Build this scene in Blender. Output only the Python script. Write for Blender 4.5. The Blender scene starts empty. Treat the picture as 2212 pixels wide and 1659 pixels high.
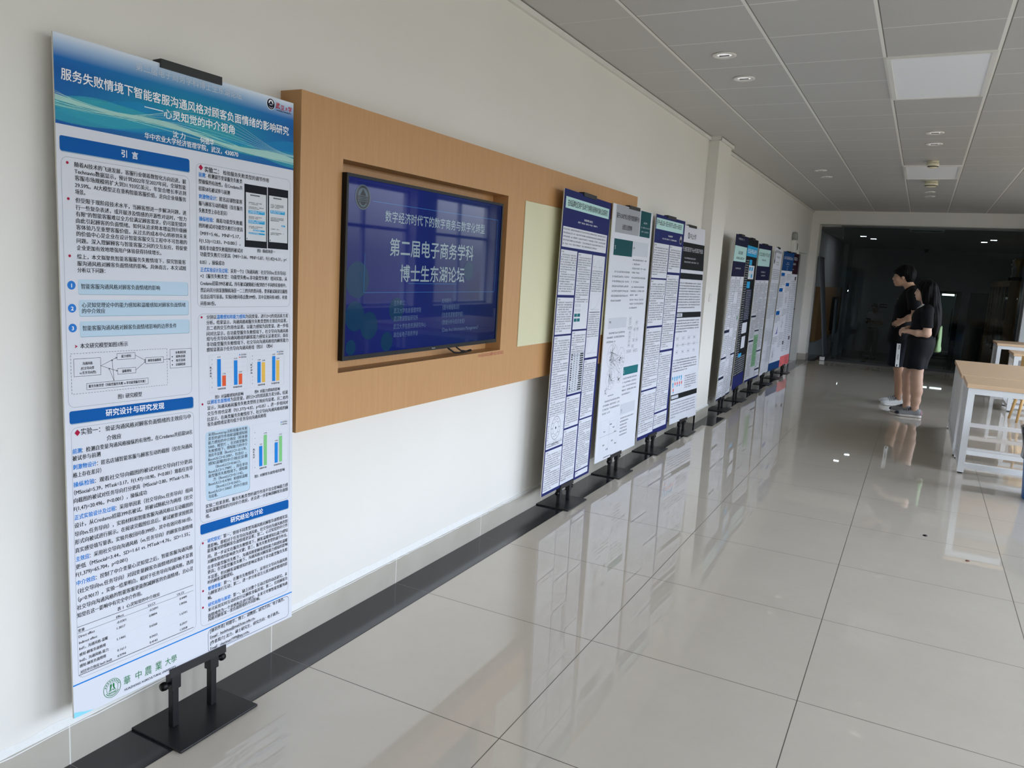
import bpy, math, random
import numpy as np
from mathutils import Matrix, Vector

# ------------------------------------------------------------------ camera, world, light, exposure
SC = bpy.context.scene
COL = SC.collection
cam_data = bpy.data.cameras.new('camera')
cam = bpy.data.objects.new('camera', cam_data)
COL.objects.link(cam)
cam_data.sensor_width = 36.0
cam_data.lens = 1687.511 / 2212 * 36
cam_data.shift_x = (1106 - 1076.31) / 2212
cam_data.shift_y = (821.706 - 829.5) / 2212
cam_data.clip_start = 0.02
yaw, pitch, roll = -0.4883, -0.1466, 0.0563
fw = Vector((math.sin(yaw) * math.cos(pitch), math.cos(yaw) * math.cos(pitch), math.sin(pitch)))
rt = Vector((math.cos(yaw), -math.sin(yaw), 0)); up = rt.cross(fw)
R_ = math.cos(roll) * rt + math.sin(roll) * up
U_ = -math.sin(roll) * rt + math.cos(roll) * up
cam.matrix_world = Matrix(((R_.x, U_.x, -fw.x, 2.0251), (R_.y, U_.y, -fw.y, -2.0779), (R_.z, U_.z, -fw.z, 1.5037), (0, 0, 0, 1)))
SC.camera = cam
SC.view_settings.view_transform = 'Standard'
SC.view_settings.look = 'None'
SC.view_settings.gamma = 1.0
SC.view_settings.use_curve_mapping = False
SC.view_settings.exposure = 0.42
SC.cycles.use_denoising = True
SC.cycles.max_bounces = 10
SC.cycles.diffuse_bounces = 5
SC.cycles.glossy_bounces = 4
SC.cycles.transparent_max_bounces = 12
SC.cycles.sample_clamp_indirect = 8.0
SC.cycles.caustics_reflective = False
SC.cycles.caustics_refractive = False

SKY_STRENGTH = 10.0
wd = bpy.data.worlds.new('daylight'); SC.world = wd; wd.use_nodes = True
nt = wd.node_tree; nt.nodes.clear()
tc = nt.nodes.new('ShaderNodeTexCoord'); sx = nt.nodes.new('ShaderNodeSeparateXYZ')
rp = nt.nodes.new('ShaderNodeValToRGB'); bg = nt.nodes.new('ShaderNodeBackground'); ow = nt.nodes.new('ShaderNodeOutputWorld')
mp = nt.nodes.new('ShaderNodeMapRange'); mp.inputs['From Min'].default_value = -1; mp.inputs['From Max'].default_value = 1
nt.links.new(tc.outputs['Generated'], sx.inputs[0]); nt.links.new(sx.outputs['Z'], mp.inputs['Value'])
nt.links.new(mp.outputs['Result'], rp.inputs[0]); nt.links.new(rp.outputs[0], bg.inputs[0]); nt.links.new(bg.outputs[0], ow.inputs[0])
cr = rp.color_ramp
cr.elements[0].position = 0.0; cr.elements[0].color = (.13, .125, .11, 1)
cr.elements[1].position = 1.0; cr.elements[1].color = (.64, .77, 1.0, 1)
for p, c in ((.47, (.15, .145, .125, 1)), (.505, (.20, .215, .21, 1)), (.54, (.54, .59, .67, 1)), (.60, (.75, .85, 1.0, 1))):
    e_ = cr.elements.new(p); e_.color = c
bg.inputs['Strength'].default_value = SKY_STRENGTH

XR = 5.6                                   # inner face of the window wall
WIN_Z0, WIN_Z1 = 0.75, 2.62
WINDOWS = [(-5.2, -2.9), (-2.3, 0.0), (0.6, 2.9), (3.5, 5.8), (6.4, 8.7), (9.3, 11.4)]
for (a, b) in WINDOWS:                     # daylight enters only through these openings
    ld = bpy.data.lights.new('window_portal', 'AREA'); ld.shape = 'RECTANGLE'
    ld.size = b - a; ld.size_y = WIN_Z1 - WIN_Z0; ld.cycles.is_portal = True
    lo = bpy.data.objects.new('window_portal', ld); COL.objects.link(lo)
    lo.location = (XR + 0.1, (a + b) / 2, (WIN_Z0 + WIN_Z1) / 2)
    lo.rotation_euler = (math.radians(90), 0, math.radians(90))

# ------------------------------------------------------------------ helpers
def lin(c):
    if isinstance(c, str):
        c = c.lstrip('#'); c = tuple(int(c[i:i + 2], 16) / 255 for i in (0, 2, 4))
    return tuple(x / 12.92 if x <= .04045 else ((x + .055) / 1.055) ** 2.4 for x in c) + (1.0,)

MATS = {}
def mat(name, color='#808080', rough=.5, metal=0.0, spec=.5, emit=None, es=1.0, alpha=1.0, noise=0.0, nscale=20.0, bump=0.0, bscale=200.0, coat=0.0):
    if name in MATS: return MATS[name]
    m = bpy.data.materials.new(name); m.use_nodes = True
    nt = m.node_tree; b = nt.nodes['Principled BSDF']
    if name.startswith(('print_', 'white_board', 'black_ink', 'grey_ink', 'white_ink', 'ribbon')): spec, rough = .12, .55
    b.inputs['Base Color'].default_value = lin(color); b.inputs['Roughness'].default_value = rough
    b.inputs['Metallic'].default_value = metal; b.inputs['Specular IOR Level'].default_value = spec
    b.inputs['Alpha'].default_value = alpha; b.inputs['Coat Weight'].default_value = coat
    if emit is not None:
        b.inputs['Emission Color'].default_value = lin(emit); b.inputs['Emission Strength'].default_value = es
    t = None
    if noise or bump:
        t = nt.nodes.new('ShaderNodeTexCoord')
    if noise:
        n = nt.nodes.new('ShaderNodeTexNoise'); n.inputs['Scale'].default_value = nscale; n.inputs['Detail'].default_value = 4
        nt.links.new(t.outputs['Object'], n.inputs['Vector'])
        mx = nt.nodes.new('ShaderNodeMix'); mx.data_type = 'RGBA'
        c = lin(color)
        mx.inputs[6].default_value = tuple(min(1, x * (1 - noise)) for x in c[:3]) + (1,)
        mx.inputs[7].default_value = tuple(min(1, x * (1 + noise)) for x in c[:3]) + (1,)
        nt.links.new(n.outputs['Fac'], mx.inputs[0]); nt.links.new(mx.outputs[2], b.inputs['Base Color'])
    if bump:
        n2 = nt.nodes.new('ShaderNodeTexNoise'); n2.inputs['Scale'].default_value = bscale
        nt.links.new(t.outputs['Object'], n2.inputs['Vector'])
        bp = nt.nodes.new('ShaderNodeBump'); bp.inputs['Strength'].default_value = bump; bp.inputs['Distance'].default_value = .002
        nt.links.new(n2.outputs['Fac'], bp.inputs['Height']); nt.links.new(bp.outputs[0], b.inputs['Normal'])
    MATS[name] = m
    return m

class NB:
    """small node-graph builder"""
    def __init__(s, name):
        s.m = bpy.data.materials.new(name); s.m.use_nodes = True; s.nt = s.m.node_tree
        s.b = s.nt.nodes['Principled BSDF']; MATS[name] = s.m
    def n(s, t, **k):
        x = s.nt.nodes.new(t)
        for a, v in k.items(): setattr(x, a, v)
        return x
    def l(s, a, b): s.nt.links.new(a, b)
    def math(s, op, a, b=None, c=None):
        x = s.n('ShaderNodeMath', operation=op)
        for i, v in enumerate((a, b, c)):
            if v is None: continue
            if isinstance(v, (int, float)): x.inputs[i].default_value = v
            else: s.l(v, x.inputs[i])
        return x.outputs[0]
    def mix(s, f, a, b):
        x = s.n('ShaderNodeMix', data_type='RGBA')
        for i, v in ((0, f), (6, a), (7, b)):
            if isinstance(v, (int, float)): x.inputs[i].default_value = v
            elif isinstance(v, tuple): x.inputs[i].default_value = v
            else: s.l(v, x.inputs[i])
        return x.outputs[2]
    def coords(s):
        t = s.n('ShaderNodeTexCoord'); q = s.n('ShaderNodeSeparateXYZ'); s.l(t.outputs['Object'], q.inputs[0])
        return t.outputs['Object'], q.outputs['X'], q.outputs['Y'], q.outputs['Z']
    def noise(s, vec, scale, detail=3, rough=.5):
        x = s.n('ShaderNodeTexNoise'); x.inputs['Scale'].default_value = scale; x.inputs['Detail'].default_value = detail
        x.inputs['Roughness'].default_value = rough; s.l(vec, x.inputs['Vector']); return x.outputs['Fac']
    def line(s, v, off, step, w):
        """1 on lines every `step`, width w"""
        a = s.math('SUBTRACT', v, off); a = s.math('DIVIDE', a, step)
        a = s.math('ADD', a, .5); a = s.math('FRACT', a); a = s.math('SUBTRACT', a, .5); a = s.math('ABSOLUTE', a)
        a = s.math('MULTIPLY', a, step)
        return s.math('LESS_THAN', a, w / 2)
    def bump(s, h, st, dist):
        x = s.n('ShaderNodeBump'); x.inputs['Strength'].default_value = st; x.inputs['Distance'].default_value = dist
        s.l(h, x.inputs['Height']); s.l(x.outputs[0], s.b.inputs['Normal'])

class MB:
    """collects geometry and links it as one mesh object"""
    def __init__(s): s.v = []; s.f = []; s.mi = []; s.mats = []
    def m(s, mt):
        if mt not in s.mats: s.mats.append(mt)
        return s.mats.index(mt)
    def add(s, vs, fs, mt, M=None):
        b = len(s.v); i = s.m(mt)
        s.v += [tuple(M @ Vector(p)) for p in vs] if M is not None else [tuple(p) for p in vs]
        s.f += [tuple(b + k for k in f) for f in fs]; s.mi += [i] * len(fs)
        return s
    def box(s, a, b, mt, M=None):
        (x0, y0, z0), (x1, y1, z1) = a, b
        v = [(x0, y0, z0), (x1, y0, z0), (x1, y1, z0), (x0, y1, z0), (x0, y0, z1), (x1, y0, z1), (x1, y1, z1), (x0, y1, z1)]
        return s.add(v, [(0, 3, 2, 1), (4, 5, 6, 7), (0, 1, 5, 4), (1, 2, 6, 5), (2, 3, 7, 6), (3, 0, 4, 7)], mt, M)
    def quad(s, p, mt, M=None): return s.add(p, [tuple(range(len(p)))], mt, M)
    def lathe(s, prof, mt, n=24, M=None, axis=(0, 0, 0)):
        v = []; f = []
        for r, z in prof:
            for i in range(n):
                a = 2 * math.pi * i / n; v.append((axis[0] + r * math.cos(a), axis[1] + r * math.sin(a), axis[2] + z))
        for j in range(len(prof) - 1):
            for i in range(n):
                k = (i + 1) % n; f.append((j * n + i, j * n + k, (j + 1) * n + k, (j + 1) * n + i))
        if prof[0][0] > 0: f.append(tuple(reversed(range(n))))
        if prof[-1][0] > 0: f.append(tuple((len(prof) - 1) * n + i for i in range(n)))
        return s.add(v, f, mt, M)
    def tube(s, pts, r, mt, n=10, M=None):
        pts = [Vector(p) for p in pts]; rs = r if isinstance(r, (list, tuple)) else [r] * len(pts)
        v = []; f = []; prev = None
        for i, p in enumerate(pts):
            d = (pts[min(i + 1, len(pts) - 1)] - pts[max(i - 1, 0)]).normalized()
            a = prev if prev is not None else (Vector((0, 0, 1)) if abs(d.z) < .9 else Vector((1, 0, 0)))
            u = (a - d * a.dot(d)).normalized(); w = d.cross(u); prev = u
            for k in range(n):
                t = 2 * math.pi * k / n; v.append(tuple(p + (u * math.cos(t) + w * math.sin(t)) * rs[i]))
        for j in range(len(pts) - 1):
            for k in range(n):
                q = (k + 1) % n; f.append((j * n + k, j * n + q, (j + 1) * n + q, (j + 1) * n + k))
        f.append(tuple(reversed(range(n)))); f.append(tuple((len(pts) - 1) * n + k for k in range(n)))
        return s.add(v, f, mt, M)
    def prism(s, poly, d0, d1, mt, M=None):
        n = len(poly); v = [(x, y, d0) for x, y in poly] + [(x, y, d1) for x, y in poly]
        f = [tuple(reversed(range(n))), tuple(range(n, 2 * n))] + [(i, (i + 1) % n, n + (i + 1) % n, n + i) for i in range(n)]
        return s.add(v, f, mt, M)
    def build(s, name, parent=None, smooth=False, M=None, bevel=0.0, mats=None):
        me = bpy.data.meshes.new(name); me.from_pydata(s.v, [], s.f)
        for mt in s.mats: me.materials.append(mt)
        me.polygons.foreach_set('material_index', s.mi)
        if smooth: me.polygons.foreach_set('use_smooth', [True] * len(me.polygons))
        me.update()
        o = bpy.data.objects.new(name, me); COL.objects.link(o)
        if parent is not None: o.parent = parent
        if M is not None: o.matrix_local = M
        if bevel:
            bv = o.modifiers.new('bevel', 'BEVEL'); bv.width = bevel; bv.segments = 2; bv.limit_method = 'ANGLE'; bv.harden_normals = False
        return o

def tag(o, label=None, cat=None, group=None, kind=None):
    if label: o['label'] = label
    if cat: o['category'] = cat
    if group: o['group'] = group
    if kind: o['kind'] = kind
    return o
def empty(name, loc=(0, 0, 0), M=None):
    o = bpy.data.objects.new(name, None); COL.objects.link(o); o.empty_display_size = .1
    if M is not None: o.matrix_local = M
    else: o.location = loc
    return o
def struct(o): o['kind'] = 'structure'; return o
def copy_tree(o, parent=None):
    c = o.copy(); COL.objects.link(c)
    if parent is not None: c.parent = parent
    for ch in list(o.children): copy_tree(ch, c)
    return c

# ------------------------------------------------------------------ setting materials
CEIL = 2.866
def wall_mat():
    g = NB('painted_plaster'); o, X, Y, Z = g.coords()
    n = g.noise(o, 1.3, 4); c = g.mix(n, lin('#dddad3'), lin('#e6e3dd')); g.l(c, g.b.inputs['Base Color'])
    g.b.inputs['Roughness'].default_value = .62; g.b.inputs['Specular IOR Level'].default_value = .3
    g.bump(g.noise(o, 260, 2), .12, .001); return g.m
WALL = wall_mat()
def floor_mat():
    g = NB('polished_porcelain_tile'); o, X, Y, Z = g.coords()
    gx = g.line(X, .198, .8, .0035); gy = g.line(Y, 0.0, .8, .0035); ln = g.math('MAXIMUM', gx, gy)
    n = g.noise(o, 3.0, 6, .65); n2 = g.noise(o, 26, 4); nn = g.math('ADD', g.math('MULTIPLY', n, .75), g.math('MULTIPLY', n2, .25))
    c = g.mix(nn, lin('#bfb6a8'), lin('#cec6b9')); c = g.mix(ln, c, lin('#5a534a')); g.l(c, g.b.inputs['Base Color'])
    g.b.inputs['Specular IOR Level'].default_value = .62; g.b.inputs['IOR'].default_value = 1.55
    r = g.math('ADD', g.math('MULTIPLY', ln, .5), g.math('ADD', .008, g.math('MULTIPLY', n2, .012))); g.l(r, g.b.inputs['Roughness'])
    g.bump(g.math('MULTIPLY', ln, -1.0), .25, .001); return g.m
FLOOR = floor_mat()
def strip_mat():
    g = NB('black_granite_border'); o, X, Y, Z = g.coords()
    n = g.noise(o, 340, 2); c = g.mix(n, lin('#141519'), lin('#33343a'))
    ln = g.line(Y, 0.0, .8, .003); c = g.mix(ln, c, lin('#5c5a58')); g.l(c, g.b.inputs['Base Color'])
    g.b.inputs['Roughness'].default_value = .12; g.b.inputs['Specular IOR Level'].default_value = .6; return g.m
STRIP = strip_mat()
def skirt_mat():
    g = NB('skirting_tile'); o, X, Y, Z = g.coords()
    n = g.noise(o, 5, 5); c = g.mix(n, lin('#a8a296'), lin('#bbb6ab'))
    ln = g.line(Y, 0.0, .8, .004); c = g.mix(ln, c, lin('#dcdad3')); g.l(c, g.b.inputs['Base Color'])
    g.b.inputs['Roughness'].default_value = .22; return g.m
SKIRT = skirt_mat()
def ceil_mat():
    g = NB('metal_ceiling_tile'); o, X, Y, Z = g.coords()
    lx = g.line(X, .4826, .5869, .018); dx = g.line(X, .4946, .5869, .006); ly = g.line(Y, 2.1495, .5908, .011)
    per = g.math('LESS_THAN', X, .4826)
    v = g.n('ShaderNodeTexVoronoi'); v.inputs['Scale'].default_value = 170; v.inputs['Randomness'].default_value = 0.0
    t = g.n('ShaderNodeTexCoord'); g.l(t.outputs['Object'], v.inputs['Vector'])
    dot = g.math('LESS_THAN', v.outputs['Distance'], .28)
    dot = g.math('MULTIPLY', dot, g.math('SUBTRACT', 1.0, per))
    n = g.noise(o, 1.1, 2); base = g.mix(n, lin('#bcbbb8'), lin('#c4c3c0'))
    c = g.mix(g.math('MULTIPLY', dot, .5), base, lin('#6d6d6a'))
    c = g.mix(per, c, lin('#c2c1bd'))
    c = g.mix(g.math('MULTIPLY', ly, g.math('SUBTRACT', .75, g.math('MULTIPLY', per, .45))), c, lin('#e9e8e3')); c = g.mix(g.math('MULTIPLY', lx, .9), c, lin('#efeee8')); c = g.mix(dx, c, lin('#77776f'))
    g.l(c, g.b.inputs['Base Color']); g.b.inputs['Roughness'].default_value = .45; g.b.inputs['Specular IOR Level'].default_value = .35
    h = g.math('SUBTRACT', g.math('MULTIPLY', lx, 1.0), g.math('MULTIPLY', dx, 1.0)); g.bump(h, .4, .003); return g.m
CEILM = ceil_mat()
def wood_mat(name, c0, c1, axis='Z', scale=1.0, rough=.42):
    g = NB(name); o, X, Y, Z = g.coords()
    mp = g.n('ShaderNodeMapping'); s = {'X': (1.2, 26, 26), 'Y': (26, 1.2, 26), 'Z': (26, 26, 1.2)}[axis]
    mp.inputs['Scale'].default_value = tuple(k * scale for k in s); g.l(o, mp.inputs['Vector'])
    n = g.noise(mp.outputs[0], 3.0, 6, .6); n2 = g.noise(mp.outputs[0], 14, 3)
    f = g.math('ADD', g.math('MULTIPLY', n, .7), g.math('MULTIPLY', n2, .3))
    c = g.mix(f, lin(c0), lin(c1)); g.l(c, g.b.inputs['Base Color'])
    g.b.inputs['Roughness'].default_value = rough; g.b.inputs['Specular IOR Level'].default_value = .35
    g.bump(f, .05, .001); return g.m
OAK = wood_mat('oak_veneer_panel', '#ad7f50', '#c79a69')
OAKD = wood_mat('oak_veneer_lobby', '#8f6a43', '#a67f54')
TABLEW = wood_mat('beech_table_top', '#d2ae8a', '#e3c6a3', 'X', 1.0, .5)
CHAIRW = wood_mat('bent_beech', '#c49a5f', '#dab57c')
CABW = wood_mat('walnut_cabinet', '#8a6540', '#a37c53')
WHITE_TRIM = mat('white_trim', '#dcdbd5', .5, noise=.03)
CAULK = mat('white_caulk', '#dfe0de', .7, noise=.06, nscale=60, bump=.5, bscale=90)
GREYDOOR = mat('grey_door_paint', '#646566', .45, noise=.04, nscale=6)
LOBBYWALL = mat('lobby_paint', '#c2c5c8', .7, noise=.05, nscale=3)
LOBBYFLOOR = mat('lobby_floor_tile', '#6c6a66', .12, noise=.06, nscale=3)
BLACKMETAL = mat('black_powder_coat', '#1a1a1c', .38, spec=.45, noise=.12, nscale=300)
BLACKPLASTIC = mat('black_plastic', '#0b0b0d', .4, spec=.25, noise=.08, nscale=90)
ALU = mat('grey_aluminium', '#5f6265', .35, metal=.6, noise=.05, nscale=40)
WHITEMETAL = mat('white_painted_steel', '#e4e6e7', .35, noise=.02, nscale=30)
WHITEPLASTIC = mat('white_plastic', '#e2e1dc', .4, noise=.02, nscale=30)
CREAMPLASTIC = mat('cream_plastic', '#e0d8bd', .45, noise=.02, nscale=30)

# ------------------------------------------------------------------ room shell
Y0, Y1 = -7.0, 14.2
PIL = (5.88, 6.43, .10)
m = MB(); m.box((-.25, Y0, -.12), (XR, 15.6, 0), FLOOR); struct(m.build('floor'))
m = MB(); m.box((0.0, Y0, 0), (.198, 15.3, .0015), STRIP)
m.box((.198, PIL[0] - .02, 0), (.30, PIL[1] + .02, .0015), STRIP); m.box((.198, 14.1, 0), (.33, 14.62, .0015), STRIP); struct(m.build('trim_1'))
m = MB()
for a, b, z in ((Y0, 12.75, 0), (12.75, 13.9, 2.05), (13.9, 15.6, 0)): m.box((-.2, a, z), (0, b, 3.1), WALL)
struct(m.build('wall_left'))
m = MB(); m.box((0, PIL[0], 0), (PIL[2], PIL[1], CEIL), WALL); struct(m.build('wall_pilaster'))
m = MB(); m.box((0, 14.2, 0), (.14, 14.6, 2.62), WALL); struct(m.build('wall_end_pilaster'))
m = MB(); m.box((-.2, Y0 - .2, 0), (XR + .3, Y0, 3.1), WALL); struct(m.build('wall_back'))
m = MB(); prev = Y0 - .2
for a, b in WINDOWS: m.box((XR, prev, 0), (XR + .28, a, 3.1), WALL); prev = b
m.box((XR, prev, 0), (XR + .28, 15.6, 3.1), WALL)
for a, b in WINDOWS: m.box((XR, a, 0), (XR + .28, b, WIN_Z0), WALL); m.box((XR, a, WIN_Z1), (XR + .28, b, 3.1), WALL)
struct(m.build('wall_right'))
for i, (a, b) in enumerate(WINDOWS):
    m = MB(); t = .05
    m.box((XR + .17, a, WIN_Z0), (XR + .23, a + t, WIN_Z1), WHITEMETAL); m.box((XR + .17, b - t, WIN_Z0), (XR + .23, b, WIN_Z1), WHITEMETAL)
    m.box((XR + .17, a, WIN_Z0), (XR + .23, b, WIN_Z0 + t), WHITEMETAL); m.box((XR + .17, a, WIN_Z1 - t), (XR + .23, b, WIN_Z1), WHITEMETAL)
    m.box((XR + .17, (a + b) / 2 - .025, WIN_Z0), (XR + .23, (a + b) / 2 + .025, WIN_Z1), WHITEMETAL); m.box((XR + .17, a, 1.95), (XR + .23, b, 2.0), WHITEMETAL)
    struct(m.build('window_%d' % (i + 1)))
m = MB(); m.box((-.2, Y0 - .2, CEIL), (XR + .28, 14.3, CEIL + .12), CEILM); struct(m.build('ceiling'))
m = MB(); m.box((0, 14.2, 2.62), (XR, 14.6, CEIL + .1), WALL); m.box((.0, 14.19, 2.62), (XR, 14.2, 2.645), WHITE_TRIM); struct(m.build('trim_2'))
# shadow-gap cornice along the left wall
m = MB(); r = .034
def cornice(a, b, x): m.box((x, a, CEIL - .036), (x + .022, b, CEIL - .006), WHITE_TRIM); m.box((x, a, CEIL - .006), (x + .012, b, CEIL), mat('dark_gap', '#2c2c2a', .8, noise=.1))
cornice(Y0, PIL[0], 0); cornice(PIL[0] - .022, PIL[1] + .022, PIL[2]); cornice(PIL[1], 14.2, 0)
m.box((0, PIL[0] - .024, CEIL - .036), (PIL[2] + .022, PIL[0] - .001, CEIL), WHITE_TRIM)
struct(m.build('trim_3'))
# skirting with the smeared caulk line on top
rnd = random.Random(4)
m = MB(); sk = .012; H = .122
def skirt(a, b, x): m.box((x, a, .0015), (x + sk, b, H), SKIRT)
skirt(Y0, PIL[0], 0); skirt(PIL[0] - sk, PIL[1] + sk, PIL[2]); skirt(PIL[1], 12.72, 0); skirt(13.93, 14.2, 0)
m.box((0, PIL[0] - sk, .0015), (PIL[2] + sk, PIL[0], H), SKIRT); m.box((0, 14.188, .0015), (.152, 14.2, H), SKIRT); m.box((.14, 14.2, .0015), (.152, 14.6, H), SKIRT)
def caulk(a, b, x):
    n = max(2, int((b - a) / .035)); v = []; f = []; h = .012
    for i in range(n + 1):
        y = a + (b - a) * i / n; h = min(.028, max(.006, h + rnd.uniform(-.0045, .0045)))
        v += [(x + sk + .0005, y, H - .004 - rnd.random() * .004), (x + sk * .9, y, H + .003), (x + .0012, y, H + h), (x, y, H + h)]
    for i in range(n):
        for k in range(3): p = i * 4 + k; f.append((p, p + 4, p + 5, p + 1))
    m.add(v, f, CAULK)
caulk(Y0, PIL[0], 0); caulk(PIL[0], PIL[1], PIL[2]); caulk(PIL[1], 12.7, 0)
struct(m.build('baseboard_left'))
# grey door at the end of the left wall
m = MB(); m.box((-.14, 12.78, 0), (-.10, 13.87, 2.02), GREYDOOR); m.box((-.1, 12.8, .02), (-.095, 13.3, 2.0), GREYDOOR)
d = struct(m.build('door_1'))
m = MB()
m.box((-.2, 12.70, 2.03), (.014, 13.95, 2.10), WHITE_TRIM); m.box((-.2, 12.70, 0), (.014, 12.78, 2.03), WHITE_TRIM); m.box((-.2, 13.87, 0), (.014, 13.95, 2.03), WHITE_TRIM); m.build('door_frame', d)
m = MB(); m.tube([(-.09, 13.38, 1.0), (-.05, 13.38, 1.0), (-.05, 13.5, 1.0)], .009, ALU); m.build('door_handle', d)
# white pillar standing where the glass ends
m = MB(); m.box((3.56, 13.9, 0), (4.2, 14.5, 2.75), mat('pillar_paint', '#e6e8ea', .6, noise=.02)); m.box((3.52, 14.05, 0), (3.56, 14.5, 2.62), ALU); struct(m.build('wall_pillar'))
m = MB(); m.box((4.2, 14.3, 0), (XR, 14.5, CEIL), WALL); struct(m.build('wall_front'))

# ------------------------------------------------------------------ lobby behind the glass
LZ = -.45
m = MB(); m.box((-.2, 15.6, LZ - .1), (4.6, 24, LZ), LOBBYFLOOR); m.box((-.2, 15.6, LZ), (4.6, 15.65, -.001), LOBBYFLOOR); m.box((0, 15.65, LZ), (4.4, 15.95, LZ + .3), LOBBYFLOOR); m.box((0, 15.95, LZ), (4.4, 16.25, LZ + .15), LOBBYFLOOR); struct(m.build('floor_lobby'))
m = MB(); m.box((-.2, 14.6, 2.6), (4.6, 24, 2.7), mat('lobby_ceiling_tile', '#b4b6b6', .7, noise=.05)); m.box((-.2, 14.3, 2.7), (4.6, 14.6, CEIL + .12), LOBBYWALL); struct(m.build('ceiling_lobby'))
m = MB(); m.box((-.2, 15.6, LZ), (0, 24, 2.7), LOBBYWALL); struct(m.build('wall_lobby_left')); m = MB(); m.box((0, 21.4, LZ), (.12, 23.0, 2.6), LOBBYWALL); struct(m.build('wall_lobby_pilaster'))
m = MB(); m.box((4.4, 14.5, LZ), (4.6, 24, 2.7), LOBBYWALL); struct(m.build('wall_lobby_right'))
DA = (1.98, 2.86); DZ = 1.40
m = MB()
for a, b, z in ((-.2, DA[0] - .1, LZ), (DA[0] - .1, DA[1] + .13, DZ + .08), (DA[1] + .13, 4.6, LZ)): m.box((a, 23.8, z), (b, 24, 2.7), LOBBYWALL)
struct(m.build('wall_lobby_back'))
BLK = mat('black_door_frame', '#0b0b0c', .5, noise=.1)
m = MB(); m.box((DA[0] - .1, 23.75, LZ), (DA[0], 24, DZ + .08), BLK); m.box((DA[1], 23.75, LZ), (DA[1] + .13, 24, DZ + .08), BLK); m.box((DA[0], 23.75, DZ), (DA[1], 24, DZ + .08), BLK)
d2 = struct(m.build('door_2'))
m = MB(); m.tube([(DA[1] - .05, 23.72, .2), (DA[1] - .05, 23.72, 1.0)], .014, BLK); m.build('pull_bar', d2)
m = MB(); m.box((3.2, 23.72, LZ), (3.32, 23.8, 1.47), BLK); m.box((3.32, 23.74, LZ), (4.1, 23.8, 1.47), BLK); m.box((3.48, 23.735, .05), (3.95, 23.74, 1.08), mat('dark_door_pane', '#2b3033', .25, noise=.05)); struct(m.build('door_3'))
# lit store room seen through the doorway
PALE = mat('pale_green_paint', '#6f8480', .7, noise=.04)
m = MB(); m.box((1.6, 25.4, LZ), (3.3, 25.5, 1.7), PALE); m.box((1.5, 24, LZ), (1.6, 25.5, 1.7), PALE); m.box((3.2, 24, LZ), (3.3, 25.5, 1.7), PALE); m.box((1.5, 24, 1.6), (3.3, 25.5, 1.7), PALE); m.box((1.5, 24, LZ - .1), (3.3, 25.5, LZ), PALE); struct(m.build('wall_store_room'))
TUBE = mat('lit_tube', '#ffffff', .5, emit='#eef8f2', es=3.2, noise=.01)
def tube_light(x0, x1, lab):
    t = empty('tube_light', ((x0 + x1) / 2, 24.15, 1.37))
    m = MB(); m.box((x0 - t.location.x, -.03, .025), (x1 - t.location.x, .03, .06), WHITEPLASTIC); m.build('housing', t)
    m = MB(); m.tube([(x0 - t.location.x + .01, 0, 0), (x1 - t.location.x - .01, 0, 0)], .024, TUBE); m.build('tube', t)
    tag(t, lab, 'light', 'tube lights in the lobby doorway')
tube_light(1.99, 2.46, 'lit white tube light left of its neighbour over the far doorway')
tube_light(2.51, 2.84, 'shorter lit white tube light at the right over the far doorway')

# glass partition
g = NB('tinted_glass'); nt = g.nt; nt.nodes.remove(g.b)
tr = nt.nodes.new('ShaderNodeBsdfTransparent'); tr.inputs[0].default_value = (.70, .75, .76, 1)
gl = nt.nodes.new('ShaderNodeBsdfGlossy'); gl.inputs['Roughness'].default_value = .01; gl.inputs[0].default_value = (.8, .85, .85, 1)
fr = nt.nodes.new('ShaderNodeFresnel'); fr.inputs[0].default_value = 1.25; mx = nt.nodes.new('ShaderNodeMixShader')
nt.links.new(fr.outputs[0], mx.inputs[0]); nt.links.new(tr.outputs[0], mx.inputs[1]); nt.links.new(gl.outputs[0], mx.inputs[2])
nt.links.new(mx.outputs[0], nt.nodes['Material Output'].inputs['Surface']); GLASS = g.m
RAILM = mat('dark_rail', '#36383a', .4, metal=.3, noise=.05); gp = empty('glass_partition', (2.0, 14.5, 0))
for a, b in ((.55, 3.5),):
    m = MB(); m.box((a - 2, .0, .04), (b - 2, .012, 2.6), GLASS); m.build('glass_pane', gp)
m = MB(); m.box((.5 - 2, -.03, .0), (3.52 - 2, .045, .04), RAILM); m.build('bottom_rail', gp)
m = MB(); m.box((.5 - 2, -.03, 2.59), (3.52 - 2, .045, 2.62), ALU); m.build('top_rail', gp)
tag(gp, 'dark tinted glass partition with grey rails closing off the dim lobby', 'partition')

# ------------------------------------------------------------------ text and print
_FC = {}
def glyphs(body, bold=0.0, res=2):
    key = (body, bold, res)
    if key in _FC: return _FC[key]
    c = bpy.data.curves.new('t', 'FONT'); c.body = body; c.resolution_u = res; c.offset = bold; c.fill_mode = 'FRONT'
    o = bpy.data.objects.new('t', c); COL.objects.link(o)
    dg = bpy.context.evaluated_depsgraph_get(); dg.update()
    me = bpy.data.meshes.new_from_object(o.evaluated_get(dg))
    v = [tuple(p.co) for p in me.vertices]; f = [tuple(p.vertices) for p in me.polygons]
    bpy.data.objects.remove(o); bpy.data.curves.remove(c); bpy.data.meshes.remove(me)
    _FC[key] = (v, f); return v, f
def cw(s): return sum(1.0 if ord(ch) > 0x2000 else (.3 if ch in ' .,:;il' else .56) for ch in s)

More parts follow.
